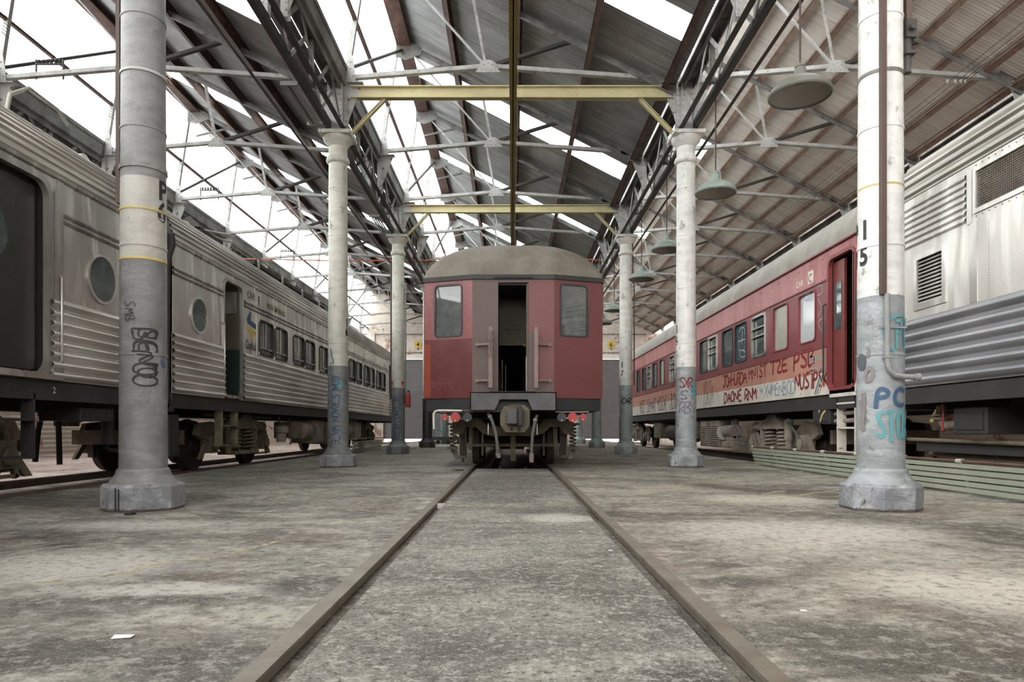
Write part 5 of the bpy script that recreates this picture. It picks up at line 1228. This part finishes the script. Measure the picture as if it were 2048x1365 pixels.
letters('letter', 'C', lambda u, v, d: (-(HW+.006+d), -u, v), -11.73, 3.23, .2, 'red_low', carR, .002, .02)
gr = lambda text, y, z, w, h, wd, mat, seed, **k: spray('graffiti_tag', strokes(text, -y, z, w, h, seed=seed, **k), fnR, wd*(1.35 if mat == 'red_ink' else 1.1), mat, carR, .003+seed*.00007)
gr('JOAHURDA', 16.5, 1.72, .22, .28, .035, 'red_ink', 1, gap=-.05); gr('MNIST', 14.7, 1.78, .2, .24, .03, 'red_ink', 2, gap=.05); gr('TZE', 13.45, 1.80, .26, .24, .04, 'red_ink', 3, gap=.05)
gr('PSB', 12.35, 1.80, .26, .30, .042, 'red_ink', 4, gap=.15); gr('NUST', 12.3, 1.42, .19, .28, .036, 'red_ink', 5, gap=.08); gr('PSK', 11.55, 1.42, .17, .28, .036, 'red_ink', 6, gap=.12)
gr('DAONE', 16.4, 1.34, .24, .26, .036, 'red_ink', 7, gap=.05); gr('RNM', 14.95, 1.34, .24, .26, .036, 'red_ink', 8, gap=0)
gr('*', 14.05, 1.42, .2, .16, .02, 'pale_ink', 9); gr('XWMENBOD', 13.8, 1.36, .19, .26, .024, 'pale_ink', 10, gap=0)
gr('HAR', 11.7, 1.84, .16, .16, .02, 'pale_ink', 12); gr('SAS', 11.65, 1.68, .16, .13, .018, 'pale_ink', 13)
gr('XSRTA', 18.2, 1.36, .2, .6, .014, 'black_paint', 14, gap=-.1); gr('MW', 19.6, 1.5, .4, .4, .016, 'purple_ink', 15, gap=-.1)
for k, (y, tx, m) in enumerate(((25.8, 'SEMANTR', 'purple_ink'), (27.2, 'RATS', 'black_paint'), (23.9, 'MOSCAR', 'grey_ink'), (22.0, 'JURA', 'black_paint'), (21.0, 'SOEU', 'red_ink'))):
    gr(tx, y, 1.34, .26, .5, .03, m, 16+k, gap=-.12)
gr('CE', 11.9, 2.95, .12, .12, .014, 'pale_ink', 22); spray('graffiti_tag', [[(-11.4, 3.1), (-11.2, 3.1), (-11.22, 2.95), (-11.4, 2.95)], [(-11.38, 2.9), (-11.2, 2.7), (-11.38, 2.6)], [(-11.2, 2.55), (-11.4, 2.5), (-11.2, 2.3)]], fnR, .018, 'pale_ink', carR, .003)
for i, (m, dx) in enumerate((('blue_ink', 0), ('teal_ink', .07), ('yellow_line', .16))): spray('paint_slash', [[(-11.5+dx, 1.3), (-11.28+dx, 1.62)]], fnR, .02, m, carR, .006)
ladder(carR, -1, 10.2, 10.75, 1.28, .34, 'white_band', (.36, .74, 1.12))
MB().box(-HW+.0, -HW+.3, 10.15, 10.98, 1.22, 1.36).build('door_step', 'white_band', carR, bevel=.01)
bogie(carR, 14.2, -1, 'grime2'); bogie(carR, 29.4, -1, 'grime2')
bx_ = ubox(carR, -1, 11.05, 11.68, .80, 1.24, 'sole', 'hanging_box', 1.15, 1.52)
spray('paint_mark', [[(.0, .0), (.08, .12), (.2, .17)], [(.04, -.16), (.12, -.03), (.22, .02)]], lambda u, v, d: (-(1.533+d), 11.4-u*1.1, 1.0+v), .035, 'yellow_line', carR, .006)
mb = MB()
for z in (.98, .86): mb.cyl((-1.42, 10.3, z), (-1.42, 11.3, z-.02), .035, n=10)
mb.build('air_pipe', 'grime2', carR, True)
ubox(carR, -1, 18.4, 19.0, .25, .95, 'grime2', 'resistor_grid', 1.0, 1.42, louv=1); ubox(carR, -1, 17.3, 18.1, .25, .95, 'grime2', 'resistor_grid', 1.0, 1.42, louv=1)
ubox(carR, -1, 16.2, 17.1, .25, .42, 'grime2'); 
mb = MB(); mb.lathe([(.02, 0), (.17, 0), (.18, .03), (.17, .06), (.13, .06), (.12, .03), (.02, .03)], (-1.38, 17.0, .62), 20, 'y'); mb.build('compressor_pulley', 'ceramic', carR, True)
mb = MB(); mb.cyl((-1.3, 16.3, .66), (-1.3, 16.95, .66), .16, n=16); mb.cyl((-1.25, 16.5, .7), (-1.25, 16.5, .95), .07, n=10); mb.box(-1.4, -1.1, 16.3, 16.8, .42, .55); mb.build('compressor', 'grime2', carR, True)
mb = MB(); mb.tube([(-1.3, 16.6, .95), (-1.35, 16.5, .9), (-1.38, 16.1, .7), (-1.38, 15.9, .4), (-1.3, 15.7, .35)], .025, 8); mb.build('compressor_hose', 'hose', carR, True)
mb = MB(); mb.cyl((-1.15, 20.5, .62), (-1.15, 23.2, .62), .3, n=20); mb.build('air_tank', 'sole', carR, True)
ubox(carR, -1, 24.0, 25.2, .4, .95, 'grime'); ubox(carR, -1, 19.3, 20.2, .45, .95, 'grime')

# ---- silver carriage on the right
dummy = []
bandsS = [(1.255, 2.11, 'corr', 'rib_dull', 'ribbed_side', 6, .045), (2.11, 3.0, 'flat', 'stainless_light', 'smooth_panel', 0, 0), (3.0, 3.58, 'flat', 'stainless_light', 'upper_panel', 0, 0), (3.58, 3.66, 'flat', 'stainless_light', 'eave_strip', 0, 0)]
lou = (8.05, 8.62, 2.25, 2.87); gri = (5.3, 7.5, 3.13, 3.56)
carS = side_car('silver_carriage', 'silver power carriage with louvre panel and mesh grille', XR, -1, -9.0, 9.15, bandsS, [lou, gri], .82, 3.66, 'flute_steel', .13, 'stainless_dark')
mb = MB(); mb.strip(corr_profile(-(HW+.002), 3.02, 3.58, 7, .022, -1), 7.66, 9.12); mb.build('upper_ribs', 'stainless_light', carS, True)
mb = MB(); mb.box(-HW-.012, -HW, 7.56, 7.64, 3.0, 3.6); mb.build('panel_edge', 'stainless_light', carS)
mb = MB()
for i in range(40):
    for z in (3.06, 3.62): mb.cyl((-HW, 3.6+i*.1, z), (-HW-.006, 3.6+i*.1, z), .009, n=6)
for i in range(30):
    for yy in (7.5, 7.3, 6.2): mb.cyl((-HW, yy, 2.14+i*.028), (-HW-.004, yy, 2.14+i*.028), .005, n=5)
mb.build('rivet_row', 'stainless_dark', carS)
MB().box(-HW-.006, -HW, 7.48, 7.6, 2.12, 3.0).build('panel_joint', 'stainless', carS)
L_ = MB(); fn = lambda u, v, d: (-(HW+d), (lou[0]+lou[1])/2+u, (lou[2]+lou[3])/2+v)
ring(L_, rrect(.64, .70, .01), rrect(.5, .56, .01), fn, -.02, .014); lo = L_.build('louvre_grille', 'stainless', carS)
for i in range(12): z = lou[2]+.05+i*.046; MB().bar((-HW+.012, lou[0]+.04, z), (-HW+.012, lou[1]-.04, z), .034, .007, up=(-1, 0, -1.1)).build('louvre_blade', 'stainless_light', lo)
MB().box(-HW+.08, -HW+.1, lou[0]-.02, lou[1]+.02, lou[2], lou[3]).build('louvre_back', 'black', lo)
G = MB(); w_, h_ = gri[1]-gri[0], gri[3]-gri[2]; fn = lambda u, v, d: (-(HW+d), (gri[0]+gri[1])/2+u, (gri[2]+gri[3])/2+v)
ring(G, rrect(w_+.08, h_+.08, .01), rrect(w_-.02, h_-.02, .01), fn, -.02, .016); gg = G.build('mesh_grille', 'stainless_light', carS)
mb = MB()
for i in range(int(w_/.026)): y = gri[0]+i*.026; mb.box(-HW+.004, -HW+.008, y, y+.005, gri[2], gri[3])
for i in range(int(h_/.026)): z = gri[2]+i*.026; mb.box(-HW, -HW+.004, gri[0], gri[1], z, z+.005)
mb.build('wire_mesh', 'tan_band' if False else 'grime2', gg)
MB().box(-HW+.12, -HW+.14, gri[0], gri[1], gri[2]-.05, gri[3]+.05).build('mesh_back', 'sole', gg)
fS = ubox(carS, -1, 7.62, 8.2, .66, .97, 'sole', 'battery_box', .9, 1.36)
ubox(carS, -1, 6.7, 6.72, .8, 1.0, 'hose', 'hanging_bracket', 1.1, 1.3)
mb = MB(); mb.tube([(-1.1, 8.85, 1.02), (-1.1, 8.85, .86), (-1.1, 8.8, .78), (-1.15, 8.6, .76), (-1.18, 8.25, .80)], .055, 12); mb.build('exhaust_pipe', 'grime2', carS, True)
mb = MB(); mb.cyl((-1.1, 8.85, .84), (-1.1, 8.85, .87), .11, n=14); mb.cyl((-1.1, 8.85, .89), (-1.1, 8.85, .91), .11, n=14); mb.build('pipe_flange', 'grime2', carS, True)
mb = MB(); mb.tube([(-1.3, 8.5, 1.03), (-1.3, 8.48, .92), (-1.3, 8.5, .78), (-1.3, 8.5, .7)], .012, 6); mb.build('cord', 'plug_red', carS, True)
mb = MB(); mb.tube([(-.9, 9.2, 1.02), (-1.0, 9.15, .9), (-1.1, 9.0, .84), (-1.25, 8.8, .83)], .025, 8); mb.build('yellow_hose', 'yellow_line', carS, True)
mb = MB(); mb.tube([(-1.2, 9.4, .58), (-1.2, 7.2, .56)], .025, 8); mb.tube([(-.9, 9.4, .38), (-.9, 7.0, .38), (-.9, 6.9, .5), (-.9, 6.9, .6)], .03, 8); mb.build('underframe_pipe', 'grime', carS, True)
mb = MB(); mb.box(-1.15, -.95, 6.0, 9.3, .42, .55); mb.build('under_beam', 'sole', carS)
bogie(carS, 4.6, -1, 'grime')

# ---- the red end carriage on the middle track
def end_car():
    car = thing('red_carriage', 'dull red carriage seen end on in the middle of the shed with open end door', 'railway carriage', (.022, 12.0, 0))
    HW2 = 1.6; G = 3.375; L = 19.0; S = 1.267
    CF = .72; CH = .30          # half width of the flat centre, setback of the corners
    def panel(p0, p1, z0, z1, holes, mat, name, th=.045):
        p0 = Vector((*p0, 0)); p1 = Vector((*p1, 0)); u = (p1-p0); Lu = u.length; u.normalize(); nrm = Vector((-u.y, u.x, 0))
        mb = MB()
        for (a, b, c, d) in cells(0, Lu, z0, z1, holes): mb.obox(p0+u*a+Vector((0, 0, c)), u, b-a, nrm, th, (0, 0, 1), d-c)
        return mb.build(name, mat, car), (lambda a, v, d: tuple(p0+u*a-nrm*d+Vector((0, 0, v)))), Lu
    # centre
    panel((-CF, 0), (-.265, 0), S, G, [], 'mauve', 'end_panel'); panel((.265, 0), (.42, 0), S, 2.42, [], 'mauve', 'end_panel'); panel((.42, 0), (CF, 0), S, 1.55, [], 'mauve', 'end_panel')
    panel((.42, 0), (CF, 0), 1.55, G, [], 'red_end', 'end_panel'); panel((.265, 0), (.42, 0), 2.42, G, [], 'red_end', 'end_panel'); panel((-.265, 0), (.265, 0), 3.30, G, [], 'mauve', 'end_panel')
    wh = (.22, .75, 2.36, 3.28)
    Lu = sqrt((HW2-CF)**2+CH**2)
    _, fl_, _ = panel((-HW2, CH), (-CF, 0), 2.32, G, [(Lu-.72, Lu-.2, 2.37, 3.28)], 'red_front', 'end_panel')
    panel((-HW2, CH), (-CF, 0), S, 2.32, [(0, .12, 1.3, 2.24)], 'red_dark', 'end_panel')
    panel((-HW2+.002, CH-.001), (-HW2+.115, CH-.04), 1.3, 2.24, [], 'orange_edge', 'edge_strip')
    _, frt, _ = panel((CF, 0), (HW2, CH), S, G, [(.12, .64, 2.37, 3.28)], 'red_end', 'end_panel')
    for fnw, uc in ((fl_, Lu-.46), (frt, .38)):
        f3 = lambda u, v, d, fnw=fnw, uc=uc: fnw(uc+u, 2.825+v, d)
        mb = MB(); ring(mb, rrect(.55, .94, .08), rrect(.49, .88, .055), f3, -.03, .012); n = 5
        ring(mb, [(.26, .455)]*(n+1)+[(-.26, .455)]*(n+1)+[(-.26, -.455)]*(n+1)+[(.26, -.455)]*(n+1), rrect(.51, .9, .06), f3, -.02, .003)
        w = mb.build('end_window', 'blackpaint', car, True)
        mb = MB(); plate(mb, rrect(.5, .89, .055), f3, -.02, -.012); mb.build('pane', 'glass_end', w)
    # sides
    for s in (-1, 1):
        mb = MB()
        for (a, b, c, d) in cells(CH, L, S, G, [(2.0+i*1.6, 3.0+i*1.6, 2.2, 3.0) for i in range(10)]): mb.box(min(s*(HW2-.04), s*HW2), max(s*(HW2-.04), s*HW2), a, b, c, d)
        o = mb.build('side_panel', 'red_end', car)
        MB().box(min(s*(HW2-.03), s*(HW2-.02)), max(s*(HW2-.03), s*(HW2-.02)), 1.9, 18.2, 2.15, 3.05).build('side_glass', 'glass_dark', o)
        mb = MB(); mb.cyl((s*(HW2+.0), CH+.01, 1.3), (s*(HW2), CH+.01, 3.33), .012, n=8); mb.build('corner_bead', 'red_end', car)
    # roof with domed end
    H = .70; rows = []
    nt = 41
    fine = [0, .01, .035, .08, .15, .26, .4, .58, .8, 1.1, 1.6, L-1.2]
    for dist in fine:
        e = (1-max(0, 1-dist/.8)**2.6)**(1/2.2) if dist < .8 else 1; row = []
        for i in range(nt):
            t = pi*i/(nt-1); x = -(HW2+.02)*(1 if cos(t) > 0 else -1)*abs(cos(t))**(2/2.9); zz = abs(sin(t))**(2/2.5)
            py = max(0, (abs(x)-CF)/(HW2-CF))*CH-.02
            # keep the plan rounded: the corners of the dome pull back
            row.append((x*(1-.0*(1-e)), py+dist, G+.03+H*zz*e))
        rows.append(row)
    mb = MB(); mb.grid(rows); mb.build('roof', 'end_roof', car, True)
    mb = MB(); pl = [(-HW2-.025, 2.5), (-HW2-.025, CH-.02), (-CF, -.03), (CF, -.03), (HW2+.025, CH-.02), (HW2+.025, 2.5)]
    pi_ = [(x*.97, y+.06) for x, y in pl]
    for (a, b), (c, d) in zip(zip(pl, pl[1:]), zip(pi_, pi_[1:])):
        mb.quadbox([(*a, G-.02), (*b, G-.02), (*d, G-.02), (*c, G-.02), (*a, G+.06), (*b, G+.06), (*d, G+.06), (*c, G+.06)])
    mb.build('cant_rail', 'sole', car)
    MB().box(-.34, .34, -.055, -.02, G-.01, G+.02).build('door_hood', 'black', car)
    # interior
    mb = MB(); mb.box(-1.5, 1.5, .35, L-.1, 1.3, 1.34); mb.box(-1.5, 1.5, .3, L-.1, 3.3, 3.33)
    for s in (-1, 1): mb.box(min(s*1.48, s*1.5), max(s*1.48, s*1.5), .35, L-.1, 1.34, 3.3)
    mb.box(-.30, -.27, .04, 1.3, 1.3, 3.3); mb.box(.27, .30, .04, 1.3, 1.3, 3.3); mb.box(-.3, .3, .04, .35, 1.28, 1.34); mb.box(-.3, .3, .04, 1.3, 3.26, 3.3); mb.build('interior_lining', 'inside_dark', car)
    for k, (y, zt, x0, x1) in enumerate(((1.3, 2.98, -.22, .18), (3.2, 2.5, -.2, .16), (6.5, 2.4, -.2, .18), (11, 2.5, -.2, .2))):
        b = MB(); b.box(-1.5, x0-.06, y, y+.04, 1.34, 3.3); b.box(x1+.06, 1.5, y, y+.04, 1.34, 3.3); b.box(x0-.06, x1+.06, y, y+.04, zt-.25 if k else 2.35, 3.3); o = b.build('bulkhead', 'inside', car)
        MB().box(x1+.06, x1+.5, y-.03, y, 1.34, zt-.3).build('partition_door', 'inside_dark', o)
    letters('no_smoking_sign', 'NON', lambda u, v, d: (u, 1.3-d, v), 0, 2.72, .07, 'black_paint', car, .004, .01, 'CENTER'); letters('no_smoking_sign', 'SMOKING', lambda u, v, d: (u, 1.3-d, v), 0, 2.63, .08, 'black_paint', car, .004, .01, 'CENTER')
    letters('no_smoking_sign', 'COMPARTMENT', lambda u, v, d: (u, 1.3-d, v), 0, 2.575, .035, 'black_paint', car, .004, .01, 'CENTER')
    d = MB().box(.232, .262, .02, .5, 1.34, 3.28).build('end_door', 'inside', car); mb = MB(); mb.lathe([(.005, -.05), (.02, -.045), (.025, -.03), (.012, -.01), (.01, 0)], (.232, .06, 2.2), 12, 'x'); mb.build('door_knob', 'gold', d, True)
    MB().box(.225, .232, .03, .035, 1.4, 2.0).build('worn_edge', 'white_paint', d)
    mb = MB(); mb.cyl((-.2, .6, 1.35), (-.2, .6, 2.0), .01, n=8); mb.cyl((-.14, .6, 1.35), (-.14, .6, 1.9), .01, n=8); mb.build('hand_pole', 'grime', car)
    # far end of the interior: end wall with a doorway
    mb = MB(); mb.box(-HW2, -.3, L-.06, L, S, G); mb.box(.3, HW2, L-.06, L, S, G); mb.box(-.3, .3, L-.06, L, 2.0, G); mb.build('rear_end_wall', 'red_end', car)
    # black skirt and grey headstock
    mb = MB(); mb.prism([(-HW2+.03, CH+.02), (-CF, .01), (CF, .01), (HW2-.03, CH+.02), (HW2-.03, L), (-HW2+.03, L)], 'z', 1.05, S); mb.build('black_skirt', 'skirt', car)
    mb = MB()
    hs = [(-.745, 1.05), (-.32, 1.05), (-.235, 1.235), (.25, 1.235), (.335, 1.05), (.745, 1.05), (.745, 1.36), (-.745, 1.36)]
    mb.prism(hs, 'y', -.2, -.17); mb.prism([(-.745, -.2), (.745, -.2), (.745, .02), (-.745, .02)], 'z', 1.345, 1.36)
    for x in (-.745, .73): mb.box(x, x+.015, -.2, .02, 1.05, 1.36)
    mb.build('headstock', 'headstock', car)
    mb = MB(); mb.box(-.42, .4, -.23, .0, 1.362, 1.372); mb.build('foot_plate', 'sole', car)
    # buffing bars beside the door, with arms
    for s in (-1, 1):
        x = s*.395
        mb = MB(); mb.box(x-.035, x+.035, -.2, -.14, 1.44, 2.42); mb.prism([(x-.035, 2.42), (x+.035, 2.42), (x+.025, 2.49), (x-.02, 2.5)], 'y', -.2, -.14)
        o = mb.build('buffing_bar', 'bar_red', car)
        for z in (2.2, 1.57):
            mb = MB(); mb.bar((x, -.16, z), (x+s*.24, -.03, z-.0), .035, .04, up=(0, 0, 1)); mb.cyl((x+s*.24, -.05, z), (x+s*.24, .0, z), .035, n=10); mb.build('pivot_arm', 'bar_red', o)
    mb = MB()
    for i in range(22):
        z = 2.42-i*.021; xx = -.395+.012*sin(i*2.1)+(.012 if i % 2 else -.012); mb.lathe([(.009, -.004), (.014, 0), (.009, .004)], (xx, -.215, z), 8, 'y' if i % 2 else 'x', closed=True)
        mb.cyl((xx-.012, -.213, z-.012), (xx+.012, -.213, z+.012), .005, n=6)
    mb.build('safety_chain', 'chain', car, True)
    spray('scratched_writing', strokes('POTS', .12, 1.42, .09, .13, seed=71, gap=.3, jit=.12), fl_, .007, 'pink_ink', car, .003)
    # coupler
    c = MB(); c.box(-.1, .12, -.1, .4, .7, 1.15); c = c.build('coupler', 'grime', car, bevel=.015)
    mb = MB(); mb.prism([(-.23, .98), (-.16, 1.12), (.2, 1.14), (.29, 1.05), (.29, .78), (.2, .66), (-.14, .66), (-.23, .8)], 'y', -.14, -.09); mb.build('coupler_plate', 'grime', c, bevel=.01)
    mb = MB(); mb.prism([(-.12, .80), (.07, .80), (.07, 1.06), (-.12, 1.08)], 'y', -.36, -.14); mb.build('knuckle', 'headstock', c, bevel=.03)
    mb = MB(); mb.prism([(.07, .76), (.17, .78), (.18, 1.06), (.12, 1.13), (.06, 1.12)], 'y', -.28, -.14); mb.build('knuckle_guard', 'sole', c, bevel=.02)
    mb = MB(); mb.cyl((-.03, -.16, .72), (-.03, -.12, .72), .03, n=10); mb.cyl((.1, -.16, .71), (.1, -.12, .71), .03, n=10); mb.build('coupler_port', 'black', c)
    # hoses
    for pts in ([(-.44, .0, .98), (-.41, -.08, .95), (-.36, -.12, .84), (-.31, -.13, .68), (-.28, -.12, .48), (-.275, -.1, .3), (-.255, -.08, .24)], [(.42, .0, .95), (.385, -.08, .89), (.365, -.12, .77), (.335, -.13, .64), (.325, -.12, .46), (.32, -.1, .3), (.32, -.08, .17)]):
        mb = MB(); mb.tube(pts, .028, 10); h = mb.build('air_hose', 'hose', car, True)
        p, q = Vector(pts[-2]), Vector(pts[-1]); MB().cyl(p, q+(q-p)*.2, .042, n=10).build('hose_coupling', 'grime2', h, True); mb = MB(); mb.cyl(Vector(pts[1]), Vector(pts[2])*.3+Vector(pts[1])*.7, .04, n=10); mb.build('hose_coupling', 'grime2', h, True)
    for i, (x, m, r) in enumerate(((-1.19, 'plug_red', .055), (-1.01, 'plug_red', .085), (-.80, 'plug_black', .08), (.845, 'plug_black', .08), (1.035, 'plug_red', .085), (1.215, 'plug_red', .058))):
        mb = MB(); mb.cyl((x, -.12, .925), (x, -.08, .925), r, n=24); mb.cyl((x, -.08, .925), (x, .1, .925), r*.8, n=16); mb.box(x-.018, x+.018, -.11, -.08, .925+r*.9, .925+r+.012); o = mb.build('cable_socket', m, car, True)
        MB().box(x-.008, x+.008, -.125, -.12, .925-r*.75, .925-r*.5).build('socket_catch', 'white_paint', o)
    mb = MB(); mb.box(-1.3, -.7, -.05, .1, 1.01, 1.03); mb.box(.74, 1.32, -.05, .1, 1.01, 1.03); mb.build('socket_bracket', 'grime2', car)
    mb = MB(); mb.tube([(-1.38, -.1, .72), (-1.39, -.1, .98), (-1.36, -.1, 1.03), (-1.3, -.1, 1.045), (-.9, -.1, 1.04)], .016, 8); mb.build('release_handle', 'white_paint', car, True)
    MB().tube([(-1.2, -.09, 1.045), (-.2, -.09, 1.03)], .018, 8).build('release_rod', 'tread', car)
    for x in (-.44, .42): MB().box(x-.006, x+.006, -.02, .0, .62, .82).build('cotter_strap', 'white_paint', car)
    # bogie seen from its end
    b = empty_part('bogie', car, (0, 3.2, 0))
    for e in (-1.22, 1.22): wheelset(b, e, .472, .46)
    mb = MB(); mb.prism([(-1.18, .92), (-.62, .92), (-.5, .78), (.5, .78), (.62, .92), (1.18, .92), (1.18, .62), (.98, .62), (.9, .76), (.72, .76), (.6, .64), (.4, .58), (-.4, .58), (-.6, .64), (-.72, .76), (-.9, .76), (-.98, .62), (-1.18, .62)], 'y', -1.95, -1.85); mb.build('head_frame', 'grime', b, bevel=.01)
    MB().cyl((-.86, -1.75, .40), (.86, -1.75, .40), .035, n=10).build('brake_beam', 'grime', b, True)
    mb = MB(); mb.box(-.05, .05, -1.8, -1.7, .1, .6); mb.build('brake_lever', 'grime', b)
    for s in (-1, 1):
        mb = MB(); mb.prism([(-1.9, .62), (-1.85, .86), (1.85, .86), (1.9, .62), (.8, .6), (.5, .4), (-.5, .4), (-.8, .6)], 'x', min(s*1.0, s*1.08), max(s*1.0, s*1.08)); mb.build('side_frame', 'grime', b, bevel=.01)
        mb = MB(); helix(mb, s*1.2, -1.5, .36, .8, .06, .017, 6); mb.build('coil_spring', 'grime', b, True)
        MB().box(s*1.22-.1, s*1.22+.1, -1.6, -1.4, .8, .84).build('spring_cap', 'grime', b); mb = MB(); mb.box(s*1.22-.1, s*1.22+.1, -1.6, -1.4, .32, .36); mb.cyl((s*1.22, -1.5, .24), (s*1.22, -1.5, .36), .03, n=8); mb.build('spring_seat', 'grime', b)
        mb = MB(); mb.prism([(s*1.0-.08, .8), (s*1.0+.08, .8), (s*1.0+.07, .14), (s*1.0-.07, .14)], 'y', -1.62, -1.46); mb.build('horn_guide', 'grime', b, bevel=.012)
        mb = MB(); mb.box(s*1.0-.05, s*1.0+.05, -1.66, -1.62, .2, .6); mb.cyl((s*1.0, -1.6, .06), (s*1.0, -1.6, .16), .02, n=8); mb.build('axle_box', 'wheel', b)
        mb = MB(); mb.prism([(s*.82-.04, .84), (s*.82+.04, .84), (s*.84+.04, .3), (s*.84-.04, .3)], 'y', -1.82, -1.76); mb.cyl((s*.86, -1.85, .40), (s*.86, -1.68, .40), .06, n=12); mb.build('brake_hanger', 'grime', b)
        MB().box(s*.60-.02, s*.60+.02, -1.82, -1.78, .2, .62).build('safety_strap', 'grime', b)
        mb = MB(); mb.prism([(s*1.2-.05, .3), (s*1.2+.05, .3), (s*1.14+.05, .12), (s*1.14-.03, .12)], 'y', -1.4, -1.3); mb.build('sand_pipe', 'grime2', b)
    MB().box(-.95, .95, -.3, .3, .6, .95).build('bolster', 'grime', b)
    b2 = empty_part('bogie', car, (0, 15.5, 0))
    for e in (-1.22, 1.22): wheelset(b2, e, .472, .46)
    for s in (-1, 1): MB().box(min(s*1.0, s*1.08), max(s*1.0, s*1.08), -1.9, 1.9, .5, .8).build('side_frame', 'grime', b2)
    MB().box(-.95, .95, -.3, .3, .6, .95).build('bolster', 'grime', b2)
    mb = MB(); mb.box(-.2, .2, .3, L-.4, .8, 1.05); mb.box(-1.3, -.5, 6.2, 8.5, .4, 1.0); mb.box(.5, 1.3, 7, 9.5, .4, 1.0); mb.build('underframe', 'grime', car)
    return car
end_car()
